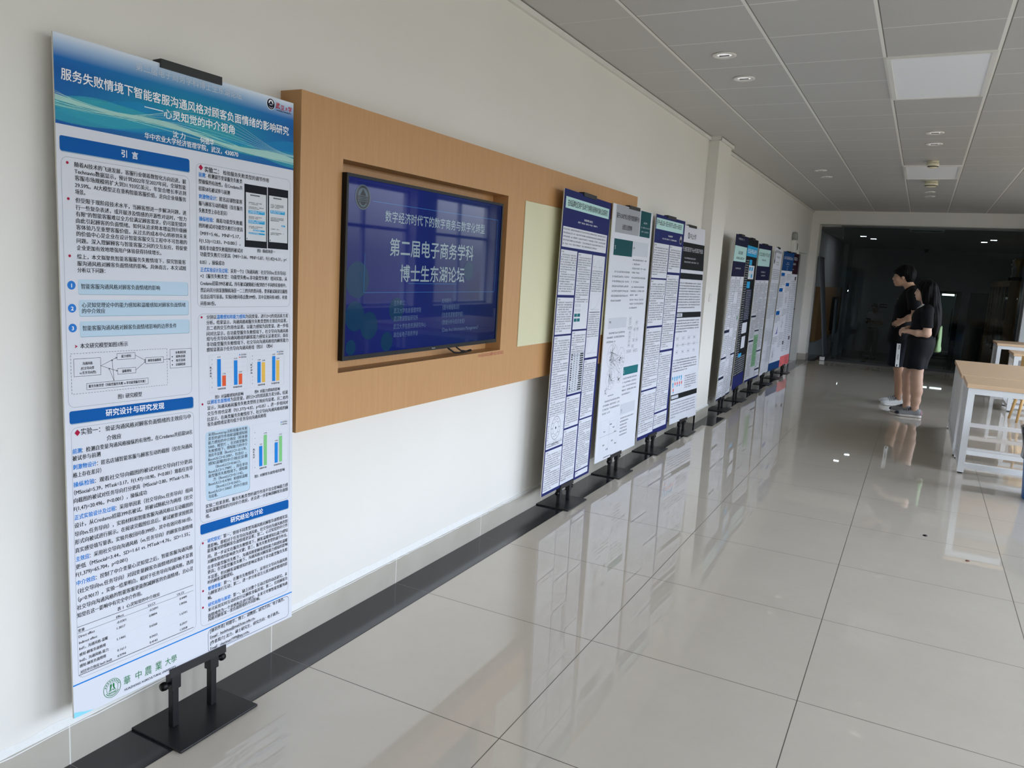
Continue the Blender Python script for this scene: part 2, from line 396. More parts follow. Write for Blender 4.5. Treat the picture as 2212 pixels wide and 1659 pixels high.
class Print:
    """flat print laid on a board; u,v in units of the poster layout, from the top left"""
    def __init__(s, mb, w, h, W, Hh): s.mb, s.w, s.h, s.W, s.H = mb, w, h, W, Hh; s.L = 1
    def P(s, u, v, k=None): return ((u / s.W - .5) * s.w, (1 - v / s.H) * s.h, .00025 * (s.L if k is None else k))
    def poly(s, pts, mt, k=None): s.mb.quad([s.P(u, v, k) for u, v in reversed(pts)] if s.area(pts) > 0 else [s.P(u, v, k) for u, v in pts], mt)
    @staticmethod
    def area(p): return sum(p[i][0] * p[(i + 1) % len(p)][1] - p[(i + 1) % len(p)][0] * p[i][1] for i in range(len(p)))
    def rect(s, u0, v0, u1, v1, mt, k=None): s.poly([(u0, v0), (u1, v0), (u1, v1), (u0, v1)], mt, k)
    def rr(s, u0, v0, u1, v1, r, n=5):
        p = []
        for cx, cy, a in ((u1 - r, v0 + r, -90), (u1 - r, v1 - r, 0), (u0 + r, v1 - r, 90), (u0 + r, v0 + r, 180)):
            for i in range(n + 1): t = math.radians(a + 90 * i / n); p.append((cx + r * math.cos(t), cy + r * math.sin(t)))
        return p
    def rrect(s, u0, v0, u1, v1, r, mt, k=None): s.poly(s.rr(u0, v0, u1, v1, r), mt, k)
    def outline(s, u0, v0, u1, v1, r, t, mt, k=None):
        a = s.rr(u0, v0, u1, v1, max(r, .01)); b = s.rr(u0 + t, v0 + t, u1 - t, v1 - t, max(r - t, .01)); n = len(a)
        for i in range(n): j = (i + 1) % n; s.poly([a[i], a[j], b[j], b[i]], mt, k)
    def disc(s, u, v, r, mt, k=None, n=20, rv=None): s.poly([(u + r * math.cos(2 * math.pi * i / n), v + (rv or r) * math.sin(2 * math.pi * i / n)) for i in range(n)], mt, k)
    def ring(s, u, v, r0, r1, mt, k=None, n=28, a0=0, a1=360, asp=1.0):
        for i in range(n):
            p, q = math.radians(a0 + (a1 - a0) * i / n), math.radians(a0 + (a1 - a0) * (i + 1) / n)
            s.poly([(u + r0 * math.cos(p), v + asp * r0 * math.sin(p)), (u + r1 * math.cos(p), v + asp * r1 * math.sin(p)), (u + r1 * math.cos(q), v + asp * r1 * math.sin(q)), (u + r0 * math.cos(q), v + asp * r0 * math.sin(q))], mt, k)
    def seg(s, u0, v0, u1, v1, t, mt, k=None):
        d = math.hypot(u1 - u0, v1 - v0) or 1; a, b = -(v1 - v0) / d * t / 2, (u1 - u0) / d * t / 2
        s.poly([(u0 + a, v0 + b), (u1 + a, v1 + b), (u1 - a, v1 - b), (u0 - a, v0 - b)], mt, k)
    def arrow(s, u0, v0, u1, v1, t, mt, k=None, hs=5):
        s.seg(u0, v0, u1, v1, t, mt, k); a = math.atan2(v1 - v0, u1 - u0)
        for q in (2.65, -2.65): s.seg(u1, v1, u1 + hs * math.cos(a + q), v1 + hs * math.sin(a + q), t, mt, k)
    def text(s, u0, v, u1, em, segs, mt, bold=.008, k=None, res=2):
        """baseline v, fitted between u0 and u1; segs: str or [(str, material, bold)]"""
        if isinstance(segs, str): segs = [(segs, mt, bold)]
        tot = sum(cw(a) for a, _, _ in segs)
        if u1 is None: u1 = u0 + tot * em
        cu = u0
        for body, mm, bo in segs:
            wd_ = (u1 - u0) * cw(body) / tot
            vs, fs = glyphs(body, 0.0, res)
            if vs:
                xs = [p[0] for p in vs]; x0, x1 = min(xs), max(xs)
                lead = .05 * em if len(segs) > 1 else 0
                sc = (wd_ - 2 * lead) / max(x1 - x0, 1e-6)
                if body.strip() and body[-1] in '，。：；、）' and len(body) > 1: sc *= 1 - .4 / max(cw(body), 1)
                if sc > 1.35 * em: lead = (wd_ - 1.1 * em * (x1 - x0)) / 2; sc = 1.1 * em
                pts = [s.P(cu + lead + (p[0] - x0) * sc, v - p[1] * em, k) for p in vs]
                s.mb.add(pts, fs, mm)
                if 0 < bo < .01:
                    e_ = .016 * em / s.W * s.w; s.mb.add([(a_ + e_, b_, c_ - .00004) for a_, b_, c_ in pts], fs, mm); s.mb.add([(a_ - e_, b_, c_ - .00008) for a_, b_, c_ in pts], fs, mm)
                if bo >= .01:
                    e_ = bo * em * .8 / s.W * s.w
                    for j_, (dx_, dy_) in enumerate(((e_, 0), (-e_, 0), (0, e_), (0, -e_))): s.mb.add([(a_ + dx_, b_ + dy_, c_ - .00004 * (j_ + 1)) for a_, b_, c_ in pts], fs, mm)
            cu += wd_
    def glyph_block(s, u0, v0, u1, v1, pitch, em, mt, rnd, fill=.93, k=None, last=None, indent=0, hgt=.72):
        """rows of small print, too fine to read: each character a few strokes"""
        v = v0; row = 0
        while v + em <= v1 + .01:
            u = u0 + (indent if row == 0 else 0); ue = u1
            if v + pitch + em > v1 and last is not None: ue = u0 + (u1 - u0) * last
            while u + em <= ue:
                if rnd.random() < fill:
                    e = em * .84; h = em * hgt; t0 = v + (em - h) * .5; th = em * .125; W3 = e / 3
                    for q_ in (.0, .42, .84):
                        if rnd.random() < .86: x_ = u + W3 * rnd.choice((0, 0, 0, 1)); s.rect(x_, t0 + h * q_ * .95, max(x_ + W3, u + e - W3 * rnd.choice((0, 0, 0, 1))), t0 + h * q_ * .95 + th, mt, k)
                    c = u + e * rnd.choice((.06, .2, .42, .44)); s.rect(c, t0, c + th, t0 + h, mt, k)
                    if rnd.random() < .62: c = u + e * rnd.uniform(.6, .86); s.rect(c, t0 + h * rnd.choice((0, .42)), c + th, t0 + h * rnd.choice((.55, .95)), mt, k)
                u += em
            v += pitch; row += 1

INK = mat('black_ink', '#1c1e24', .5, noise=.02); INKG = mat('grey_ink', '#63676f', .5, noise=.02); WHITEINK = mat('white_ink', '#f2f3f4', .5, noise=.01)
PAPER = mat('white_board', '#d3d5dd', .42, noise=.008, nscale=3); FOAM = mat('foam_board_edge', '#d9d6cc', .7, noise=.03)
BLUE = mat('print_blue', '#0056a0', .42, noise=.01); BLUE2 = mat('print_bright_blue', '#1b7fd0', .42, noise=.01); CIRC = mat('print_circle_blue', '#2e78c8', .42, noise=.01)
BOXB = mat('print_pale_blue', '#b7cddd', .45, noise=.02, nscale=4); BOXS = mat('print_box_rim', '#8fa9ba', .45, noise=.02); CRIM = mat('print_crimson', '#a3163e', .45, noise=.02)
LINEG = mat('print_line_grey', '#9aa0aa', .5, noise=.02); PALEG = mat('print_hairline', '#c4c8cf', .5, noise=.02)
ORG = mat('print_orange', '#dd5a35', .45, noise=.02); YEL = mat('print_yellow', '#e0b34f', .45, noise=.02); GRN = mat('print_green', '#7ec27f', .45, noise=.02); HZG = mat('print_deep_green', '#2c7a49', .45, noise=.03)
NAVY = mat('print_navy', '#1d2560', .42, noise=.02, nscale=5); NAVYD = mat('print_dark_navy', '#191c3a', .42, noise=.02); MINT = mat('print_mint', '#b5d8d5', .45, noise=.02)
TEAL = mat('print_teal', '#0e4a50', .45, noise=.02); TEAL2 = mat('print_teal_light', '#176a70', .45, noise=.02); GREYP = mat('print_grey', '#9fa2a8', .45, noise=.02); GREYL = mat('print_pale_grey', '#c3c7d0', .45, noise=.02)
BLACKP = mat('print_black', '#14181a', .42, noise=.03); CYAN = mat('print_cyan', '#2f9fd0', .45, noise=.03); DBLUE = mat('print_steel_blue', '#143f72', .45, noise=.02); MAROON = mat('print_maroon', '#2d1520', .45, noise=.03); SALMON = mat('print_salmon', '#dc6e70', .45, noise=.02)
SKYB = mat('print_sky_blue', '#8fd4e6', .45, noise=.02); LGREEN = mat('print_leaf_green', '#8bbd93', .45, noise=.05, nscale=60)

# pose of each board, solved from its corners: x, y, z of the bottom centre, yaw, lean, width, height, roll
POSE = {1: (.1182, -.4343, .1935, .0343, .0328, .8216, 1.8197, -.014), 2: (.1436, 2.4848, .1251, -.0091, -.0041, .7845, 1.8288, -.0175), 3: (.1345, 3.4285, .1436, .0301, .004, .8077, 1.8161, -.0048),
        4: (.1276, 4.3624, .139, .0379, -.0016, .7492, 1.8281, -.0061), 5: (.1379, 5.3136, .1289, .0655, .045, .7619, 1.8305, -.0093), 6: (.1447, 6.9644, .1462, -.0244, -.027, .7865, 1.8297, .0046),
        7: (.1259, 7.8407, .1646, -.0385, -.0131, .8036, 1.8182, .0015), 8: (.1142, 8.8204, .1589, .0321, -.0089, .8274, 1.8026, .0067), 9: (.1164, 9.7407, .1491, -.0268, -.0188, .7873, 1.8114, -.0076),
        10: (.1178, 10.6022, .1303, .0486, -.0305, .7949, 1.81, -.0002), 11: (.1387, 11.4699, .1296, .0416, .005, .7979, 1.8245, -.0014)}
def board_matrix(q):
    x0, y0, z0, yw, le, w, h, ro = q
    r = Vector((math.sin(yw), math.cos(yw), 0)); n = Vector((math.cos(yw), -math.sin(yw), 0))
    u = -math.sin(le) * n + math.cos(le) * Vector((0, 0, 1)); nn = math.cos(le) * n + math.sin(le) * Vector((0, 0, 1))
    r2 = r * math.cos(ro) + u * math.sin(ro); u2 = u * math.cos(ro) - r * math.sin(ro)
    return Matrix(((r2.x, u2.x, nn.x, x0), (r2.y, u2.y, nn.y, y0), (r2.z, u2.z, nn.z, z0), (0, 0, 0, 1)))

def stand(i, label):
    """black poster stand: floor plate, two posts with thumb knobs, bottom channel, rear masts, top clip"""
    q = POSE[i]; B = board_matrix(q); y0 = q[1]; s = empty('poster_stand', (.122, y0 - .01, 0)); I = Matrix.Translation((-.122, -(y0 - .01), 0))
    LB = I @ B                                          # board frame seen from the stand
    yb = q[1]; lo = .205 if i > 1 else .105; hw = .107
    m = MB(); m.box((-.117, -.155, .0015), (.113, .155, .0095), BLACKMETAL); m.build('base_plate', s, bevel=.002)
    zb = q[2] - .012
    xo = q[0] - .122 - .012
    for k in (-1, 1):
        m = MB(); m.box((xo - .011, k * .075 - .011, .0095), (xo + .011, k * .075 + .011, zb), BLACKMETAL); m.box((xo - .015, k * .075 - .017, zb - .045), (xo + .015, k * .075 + .017, zb + .002), BLACKMETAL); m.build('post', s, bevel=.0015)
        M = Matrix.Translation((xo + .004, k * .075 + k * .017, zb - .022)) @ Matrix.Rotation(math.radians(-90 * k), 4, 'X')
        m = MB(); m.lathe([(.005, 0), (.005, .012), (.012, .014), (.014, .02), (.012, .03), (.0, .032)], BLACKPLASTIC, 16, M); m.build('knob', s, smooth=True)
        m = MB(); m.box((k * .075 - .009, -.01, -.0125 - .016), (k * .075 + .009, q[6] - .02, -.0125), BLACKMETAL, LB); m.build('mast', s)
    m = MB(); m.box((-hw, -.013, -.012), (hw, -.0005, .006), BLACKMETAL, LB); m.box((-hw, -.0005, .0012), (hw, .013, .006), BLACKMETAL, LB); m.box((-hw, -.0005, -.012), (hw, .03, -.0063), BLACKMETAL, LB); m.build('bottom_channel', s)
    h = q[6]
    m = MB(); m.box((-hw, h + .0005, -.03), (hw, h + .012, .006), BLACKMETAL, LB); m.box((-hw, h - .012, .0012), (hw, h + .0005, .006), BLACKMETAL, LB); m.box((-hw, h - .05, -.0125), (hw, h + .0005, -.0065), BLACKMETAL, LB); m.build('top_clip', s)
    tag(s, label, 'poster stand', 'black poster stands along the wall'); return s

def board(i, label, W, Hh, base=PAPER, group='research posters along the wall', name='poster_board'):
    q = POSE[i]; m = MB(); w, h = q[5], q[6]
    m.box((-w / 2, 0, -.006), (w / 2, h, 0), FOAM)
    pr = Print(m, w, h, W, Hh); pr.rect(0, 0, W, Hh, base, .4)
    return m, pr, board_matrix(q), label, group, name
def finish(b):
    m, pr, M, label, group, name = b; o = m.build(name); o.matrix_world = M; o.matrix_local = M
    tag(o, label, 'poster', group); return o

# ------------------------------------------------------------------ poster: service failure study (the near one)
def banner_mat():
    g = NB('print_blue_banner'); o, X, Y, Z = g.coords()
    r = g.n('ShaderNodeValToRGB'); e = r.color_ramp.elements
    t = g.math('DIVIDE', g.math('SUBTRACT', 1.8197, Y), .222)            # 0 at the top edge
    g.l(t, r.inputs[0]); e[0].position = .02; e[0].color = lin('#d3dcea'); e[1].position = 1.0; e[1].color = lin('#0b4f9c')
    for p, c in ((.10, '#a9c0dd'), (.26, '#1260ac'), (.38, '#0a4f9e'), (.75, '#0c57a6')): k = e.new(p); k.color = lin(c)
    dx = g.math('DIVIDE', g.math('SUBTRACT', X, .02), .30); dy = g.math('DIVIDE', g.math('SUBTRACT', Y, 1.69), .085)
    d = g.math('ADD', g.math('MULTIPLY', dx, dx), g.math('MULTIPLY', dy, dy))
    f = g.math('MULTIPLY', g.math('POWER', 2.718, g.math('MULTIPLY', d, -1.0)), .8)
    c = g.mix(f, r.outputs[0], lin('#1596a8')); g.l(c, g.b.inputs['Base Color']); g.b.inputs['Roughness'].default_value = .5; g.b.inputs['Specular IOR Level'].default_value = .2; return g.m
BANNER = banner_mat()
def film(name, col, a):
    m = mat(name, col, .45); m.node_tree.nodes['Principled BSDF'].inputs['Alpha'].default_value = a; return m
RIB = film('ribbon_teal', '#4cc6d2', .42); RIB2 = film('ribbon_pale', '#c9f0e4', .6); RIB3 = film('ribbon_sky', '#2fa6e0', .36)

b1 = board(1, 'near white poster with blue ribbon banner, bar charts and green university seal', 840, 1820)
p = b1[1]
p.rect(0, 0, 840, 222, BANNER, 1)
def ribbon(fa, fb, mt, k, n=60, u0=0, u1=840):
    for i in range(n):
        a = u0 + (u1 - u0) * i / n; b = u0 + (u1 - u0) * (i + 1) / n
        q = [(a, min(222, max(0, fa(a)))), (b, min(222, max(0, fa(b)))), (b, min(222, max(0, fb(b)))), (a, min(222, max(0, fb(a))))]
        if abs(q[0][1] - q[3][1]) + abs(q[1][1] - q[2][1]) > .4: p.poly(q, mt, k)
S = math.sin
c0 = lambda u: 175 + 8 * S(u / 120 + 1)
ribbon(lambda u: c0(u) - 48 * abs(S(u / 118 + .5)) * (1 - u / 1400), lambda u: c0(u) + 26 * abs(S(u / 130)), RIB, 2)
ribbon(lambda u: c0(u) - 20 + 34 * S(u / 95 + 2.2), lambda u: c0(u) + 10 + 20 * S(u / 140), RIB3, 2.3)
ribbon(lambda u: 172 + 30 * S(u / 150 + 3.6), lambda u: 190 + 26 * S(u / 125 + 1.1), RIB, 2.6)
ribbon(lambda u: 150 + u * .045 + 7 * S(u / 70), lambda u: 160 + u * .05 + 5 * S(u / 90 + 1), RIB2, 3)
for d in (0, 6, 13, 21): ribbon(lambda u: 146 + d + u * (.052 - d * .0004) + (8 - d * .3) * S(u / (85 + d) + d), lambda u: 147.6 + d + u * (.052 - d * .0004) + (8 - d * .3) * S(u / (85 + d) + d), RIB2, 3.4)
for q in range(7): ribbon(lambda u: c0(u) - 40 + 6 * q + (30 - 5 * q) * S(u / (105 + 6 * q) + q * .35), lambda u: c0(u) - 39.2 + 6 * q + (30 - 5 * q) * S(u / (105 + 6 * q) + q * .35), RIB2, 3.6)
K = 5
p.text(233, 36, 611, 23, '第二届电子商务学科博士生东湖论坛', mat('print_silver', '#c3ccd8', .45, noise=.02), .0, K)
p.text(18, 109, 817, 31, '服务失败情境下智能客服沟通风格对顾客负面情绪的影响研究', WHITEINK, .014, K)
p.rect(258, 129, 320, 131.4, WHITEINK, K)
p.text(322, 146, 581, 29, '心灵知觉的中介视角', WHITEINK, .014, K)
p.text(351, 195, 394, 20, '沈 力', WHITEINK, .004, K); p.text(449, 195, 500, 20, '何德华', WHITEINK, .004, K)
p.text(257, 215, 595, 19, '华中农业大学经济管理学院，武汉，430070', WHITEINK, .004, K)
# round university mark, top right
DK = mat('print_mark_dark', '#161c33', .45, noise=.02); RED = mat('print_red', '#c4232f', .45, noise=.02)
p.disc(735, 24, 18.6, WHITEINK, K); p.disc(735, 24, 17, DK, K + 1); p.disc(735, 21, 10.5, WHITEINK, K + 2)
p.poly([(724, 23), (746, 23), (746, 33), (724, 33)], DK, K + 3); p.poly([(727, 23), (735, 13), (743, 23)], DK, K + 3); p.rect(729, 25, 741, 27.5, GREYL, K + 4); p.ring(735, 29, 7, 9, GREYL, K + 4, 12, 30, 150)
for ch, u, s, v in (('武', 758, 21, 31), ('汉', 780, 19, 33), ('大', 801, 13, 31), ('学', 815, 19, 32)): p.text(u, v, u + s * .85, s, ch, RED, .02, K)
p.text(760, 40, 829, 5.5, 'WUHAN UNIVERSITY', DK, .02, K)

def head(u0, v0, u1, v1, t, tu0, tu1, tv, em):
    p.rrect(u0 + 1, v0 + 2, u1 + 2, v1 + 2.5, 6, BOXS, 1); p.rrect(u0, v0, u1, v1, 6, BLUE, 2); p.text(tu0, tv, tu1, em, t, WHITEINK, .02, 4)
head(9, 250, 408, 288, '引  言', 184, 235, 276, 21)
head(13, 962, 412, 996, '研究设计与研究发现', 118, 307, 986, 21)
head(434, 1375, 821, 1407, '研究结论与讨论', 556, 699, 1396, 20)
def frame(u0, v0, u1, v1, r=18, mt=LINEG, t=1.1): p.outline(u0, v0, u1, v1, r, t, mt, 1)
frame(11, 301, 408, 953); frame(16, 1007, 414, 1712); frame(432, 256, 826, 688); frame(434, 708, 826, 1371); frame(431, 1429, 822, 1714); frame(460, 1733, 824, 1812, 14, mat('print_slate', '#4a5a70', .5, noise=.02), 1.6)
for u, v in ((28, 316), (28, 407), (27, 553), (447, 719), (447, 990), (443, 1437), (442, 1595), (441, 1650)): p.disc(u, v, 3.6, CRIM, 3)
for u, v in ((34, 1022), (450, 268)): p.poly([(u, v - 9), (u + 8, v), (u, v + 9), (u - 8, v)], CRIM, 3)
T = lambda u0, v, u1, em, s, bo=.006: p.text(u0, v, u1, em, s, INK, bo, 3, 3)
for v, u1, s in ((323, 395, '随着AI技术的飞速发展，客服行业朝着数智化方向迈进。据'), (340, 395, 'Technavio数据显示，预计到2022年至2027年间，全球智能'), (357, 395, '客服市场规模将扩大到31.933亿美元，年复合增长率达到'), (375, 395, '29.59%。AI大模型正在重构智能客服价值，走向企业级服务'), (392, 79, '场景。'),
                 (414, 395, '但受限于现阶段技术水平，当顾客想进一步解决问题，进'), (432, 395, '行一些复杂表述，或开展涉及情感的开源性对话时，“智力'), (449, 395, '有限”的智能客服难以全方位满足顾客需求，仍可能犯错并'), (466, 396, '由此引起顾客的负面情绪。如何从追求降本增益到升级顾'), (483, 396, '客体验乃至重塑客服价值，从过去的成本中心转移到未来'), (500, 396, '的价值中心是企业在设计智能客服交互工程中不可忽视的'), (518, 397, '问题。深入理解顾客与智能客服之间的交互反应，将促使'), (536, 311, '企业更加有效地增强用户体验获得持续增长。'),
                 (559, 391, '综上，本文拟聚焦智能客服服务失败情境下，探究智能客'), (577, 391, '服沟通风格对顾客负面情绪的影响。具体而言，本文试图'), (594, 132, '分析以下问题：')):
    T(47.5, v, u1, 14.3, s)
for (u0, v0, u1, v1), n, cy in (((48, 613, 397, 652), '1', 629), ((49, 667, 398, 710), '2', 689), ((50, 724, 400, 765), '3', 741)):
    p.rrect(u0, v0 + 1, u1 + 1.5, v1 + 1.5, 5, BOXS, 1); p.rrect(u0, v0, u1, v1, 5, BOXB, 2); p.disc(29.5, cy, 11.5, CIRC, 2); p.text(26, cy + 5.5, 33.5, 14, n, WHITEINK, .03, 4)
T(56, 637, 299, 15, '智能客服沟通风格对顾客负面情绪的影响'); T(57, 686, 388, 14.5, '心灵知觉理论中的能力感知和温暖感知对顾客负面情绪'); T(57, 702, 124, 14.5, '的中介效应'); T(57, 748, 355, 15, '智能客服沟通风格对顾客负面情绪影响的边界条件')
p.poly([(33, 785), (42, 790), (33, 795), (36, 790)], CRIM, 3); T(49, 795, 191, 15, '本文研究模型如图1所示')
def dash(u0, v0, u1, v1, t=.9, d=5):
    n = int(math.hypot(u1 - u0, v1 - v0) / d / 1.7)
    for i in range(n): a = i / n; b = a + .6 / n; p.seg(u0 + (u1 - u0) * a, v0 + (v1 - v0) * a, u0 + (u1 - u0) * b, v0 + (v1 - v0) * b, t, INK, 2)
for a, b, c, d in ((21, 809, 320, 809), (320, 809, 320, 917), (320, 917, 22, 917), (22, 917, 21, 809)): dash(a, b, c, d)
for bx in ((29, 823, 107, 871), (156, 815, 214, 833), (157, 857, 215, 874), (247, 832, 308, 850), (330, 812, 408, 869), (64, 891, 255, 909)): p.outline(*bx, .1, .9, INK, 2)
for a in ((107, 846, 156, 826), (107, 846, 157, 864), (214, 823, 247, 840), (215, 865, 247, 843), (308, 841, 330, 841), (146, 891, 141, 831), (146, 891, 131, 854)): p.arrow(*a, .9, INK, 2, 5)
s_ = lambda u0, v, u1, em, t: p.text(u0, v, u1, em, t, INK, .004, 3, 2)
s_(54, 840, 83, 9, '沟通风格'); s_(49, 853, 87, 9, '(社交导向型'); s_(45, 865, 92, 9, 'vs.任务导向型)'); s_(170, 827, 200, 9, '能力感知'); s_(171, 869, 200, 9, '温暖感知'); s_(255, 844, 299, 9, '顾客负面情绪'); s_(350, 826, 387, 9, '补救满意度')
for v, t in ((838, '重购意愿'), (850, '推荐意愿'), (862, '店铺满意度')): s_(351, v, 385, 9, t); p.disc(338, v - 3.4, 2, INK, 3, 8)
s_(70, 903, 248, 9, '服务失败类型（功能型服务失败 vs.非功能型服务失败）'); s_(157, 942, 233, 15, '图1 研究模型')
BT = lambda *a: [(t, BLUE2 if k % 2 == 0 else INK, .022 if k % 2 == 0 else .006) for k, t in enumerate(a)]
T(44, 1028, 106, 19, '实验一：', .01); T(116, 1028, 402, 16, '验证沟通风格对顾客负面情绪的主效应与中'); T(119, 1055, 164, 16, '介效应')
for v, u0, u1, s in ((1080, 18, 407, BT('前测', '：检测自变量沟通风格操纵的有效性。在Credamo共招募58名')), (1099, 18, 99, '被试参与前测'), (1123, 18, 407, BT('刺激物设计', '：匿名店铺智能客服与顾客互动的截图（仅在沟通风')), (1145, 18, 105, '格上存在差异）'), (1171, 18, 406, BT('操纵检验', '：观看社交导向截图的被试对社交导向打分更高')), (1193, 20, 407, '（MSocial=5.39，MTask=3.17，F(1,47)=10.90，P<0.001）观看任务导'),
                     (1215, 18, 400, '向截图的被试对任务导向打分更高（MSocial=2.00，MTask=5.78，'), (1237, 18, 243, 'F(1,47)=20.496，P<0.001），操纵成功'), (1262, 18, 406, BT('正式实验设计及过程', '：采用单因素（社交导向vs.任务导向）组间')), (1284, 18, 406, '设计，从Credamo招募399名被试。将被试随机分为两组（社交'), (1308, 18, 406, '导向vs.任务导向），实验材料和智能客服沟通风格以互动截图的'), (1330, 18, 406, '形式向被试进行展示。在阅读完截图信息后，被试被要求按照其'),
                     (1354, 18, 407, '真实感受填写量表。实验共收回问卷399份，其中有效问卷381份。'), (1378, 18, 405, BT('主效应', '：采用社交导向沟通风格（vs.任务导向）的顾客负面情绪')), (1400, 18, 399, '更低（MSocial=3.44，SD=1.61 vs. MTask=4.76，SD=1.55；'), (1421, 18, 175, 'F(1,379)=65.704，p<0.001)'), (1446, 18, 404, BT('中介效应', '：控制了中介变量心灵知觉之后，智能客服沟通风格')), (1470, 22, 404, '（社交导向vs.任务导向）对因变量顾客负面情绪的影响不显著'),
                     (1493, 22, 404, '（p=0.9017）。实验一结果明白，相对于任务导向沟通风格，选用'), (1516, 18, 404, '社交导向沟通风格的智能客服更能削减顾客的负面情绪，且心灵'), (1538, 18, 225, '知觉在这一影响中有完全中介作用。')):
    T(u0, v - 3, u1, 15.2, s)
s_(139, 1557, 281, 13, '表 1  心灵知觉的中介效应')
for v, t, mt in ((1562, 1.2, INK), (1580, .8, INK), (1597, .5, PALEG), (1630, .5, PALEG), (1664, .5, PALEG), (1701, 1.6, INK)): p.rect(17, v, 404, v + t, mt, 2)
s_(19, 1577, 38, 10, '变量'); s_(135, 1578, 159, 10, 'Effect'); s_(240, 1578, 263, 10, 'LLCI'); s_(343, 1578, 367, 10, 'ULCI')
for u0, v, u1, t in ((20, 1595, 68, 'Direct effect'), (21, 1613, 75, 'Indirect effect'), (21, 1630, 107, 'Ind1，沟通风格-温暖'), (21, 1648, 100, '感知-顾客负面情绪'), (21, 1665, 108, 'Ind2，沟通风格-能力'), (21, 1681, 100, '感知-顾客负面情绪'), (22, 1699, 118, '对比中介效应 Ind1-Ind2')): s_(u0, v - 1, u1, 10.5, t)
for u, col in ((136, ('-0.0301', '1.3017', '1.1405', '0.1611', '0.9794')), (243, ('-0.5091', '0.8004', '0.6260', '0.0433', '0.4143')), (352, ('0.4489', '1.8006', '1.6391', '0.2977', '1.5058'))):
    for v, t in zip((1595, 1612, 1645, 1679, 1696), col): s_(u, v, u + (27 if t[0] != '-' else 30), 10, t)
# right column
T(464, 278, 524, 18, '实验二：', .025); T(535, 277, 726, 15, '检验服务失败类型的调节作用', .012)
for v, u0, u1, s in ((297, 441, 613, BT('前测', '：检测调节变量服务失败类')), (317, 441, 613, '型操纵的有效性。在Credamo共'), (338, 441, 561, '招募58名被试参与前测'), (361, 441, 613, BT('刺激物设计', '：匿名店铺智能客')), (382, 441, 613, '服与顾客互动的截图（仅在服务'), (403, 441, 554, '失败类型上存在差异）'), (428, 441, 613, BT('操纵检验', '：观看功能型失败截')), (448, 441, 613, '图的被试对功能型失败打分更高'), (471, 445, 608, '（MFF=5.46，MNF=5.17，'), (493, 442, 608, 'F(1,53)=12.83，P<0.001），'), (515, 442, 613, '观看非功能型失败截图的被试对'), (534, 444, 809, '功能型失败打分更高（MFF=3.66，MNF=5.87，F(1,42)=6.31，p<'),
                     (558, 443, 537, '0.05），操纵成功'), (581, 444, 811, BT('正式实验设计及过程', '：采用一个2（沟通风格：社交导向vs.任务导向）')), (600, 444, 812, '×2（服务失败类型：功能型失败vs.非功能型失败）组间实验，从'), (622, 444, 812, 'Credamo招募399名被试。所有被试被随机分配到四个不同的实验组中，'), (643, 444, 812, '然后向其分别发放随机场景一二三四共四类问卷，要求被试阅读完截图'), (663, 444, 812, '信息后填写量表。实验回收问卷总数399份，其中无效问卷18份，有效'), (684, 444, 506, '问卷381份。')):
    T(u0, v - 2, u1, 15, s)
PH = mat('print_phone_black', '#11151d', .45, noise=.03); SCR = mat('print_screen_grey', '#cfd2d6', .45, noise=.01)
for a, b, c, d in ((621, 294, 718.5, 494), (722, 293, 816, 493)):
    p.rect(a, b, c, d, PH, 2); p.rect(a + 6, b + 26, c - 4, d - 22, SCR, 3); p.rect(a + 24, b + 31, c - 32, b + 35, INKG, 4); p.rect(a + 8, d - 29, a + 12, d - 25, INKG, 4)
rr_ = random.Random(7)
for u0, v0, u1, n, bl in ((637, 348, 700, 2, 0), (637, 362, 706, 2, 0), (637, 375, 708, 2, 1), (637, 393, 700, 2, 0), (637, 406, 708, 2, 1), (637, 424, 702, 2, 0), (657, 436, 708, 1, 1), (638, 446, 708, 1, 1), (732, 345, 796, 3, 0), (733, 366, 800, 2, 1), (732, 388, 796, 3, 0), (784, 412, 801, 1, 1), (732, 425, 796, 1, 0), (732, 438, 796, 2, 0)):
    if bl: p.rrect(u0, v0, u1, v0 + 5.5 * n, 1.5, CYAN, 4)
    p.glyph_block(u0 + 2, v0 + 1, u1 - 2, v0 + 5 * n + 1, 4.6, 4, WHITEINK if bl else INK, rr_, .95, 5, .7)
s_(676, 508, 756, 13, '图2  随机场景一')
for v, u1, s in ((725, 817, [('分别以', INK, .006), ('温暖感知和能力感知', BLUE2, .022), ('为因变量，进行2×2的双因素方差', INK, .006)]), (742, 817, '分析。结果显示，沟通风格和服务失败类型的主效应均显著，'), (759, 818, '且二者的交互作用也显著。以能力感知为因变量，进一步组'), (777, 818, '间对比显示，在功能型服务失败情境下，社交导向沟通风格'), (793, 818, '组与任务导向沟通风格组的顾客能力感知无显著差异；而在'), (810, 818, '非功能型服务失败情境下，社交导向沟通风格组的顾客能力'), (827, 749, '感知显著高于任务导向沟通风格组（图3）（图4）'),
                 (993, 818, [('以', INK, .006), ('顾客负面情绪', BLUE2, .022), ('为因变量，进行2×2的双因素方差分析。结果', INK, .006)]), (1011, 818, '显示，沟通风格和服务失败类型的主效应均显著，且二者的'), (1029, 818, '交互作用也显著（F(1,377)=4.82，p<0.05）。进一步组间对'), (1047, 818, '比显示，在两类服务失败情形下，社交导向沟通风格组的顾'), (1063, 714, '客负面情绪显著均低于任务导向沟通风格组')):
    T(465.5, v - 1, u1, 14.5, s)
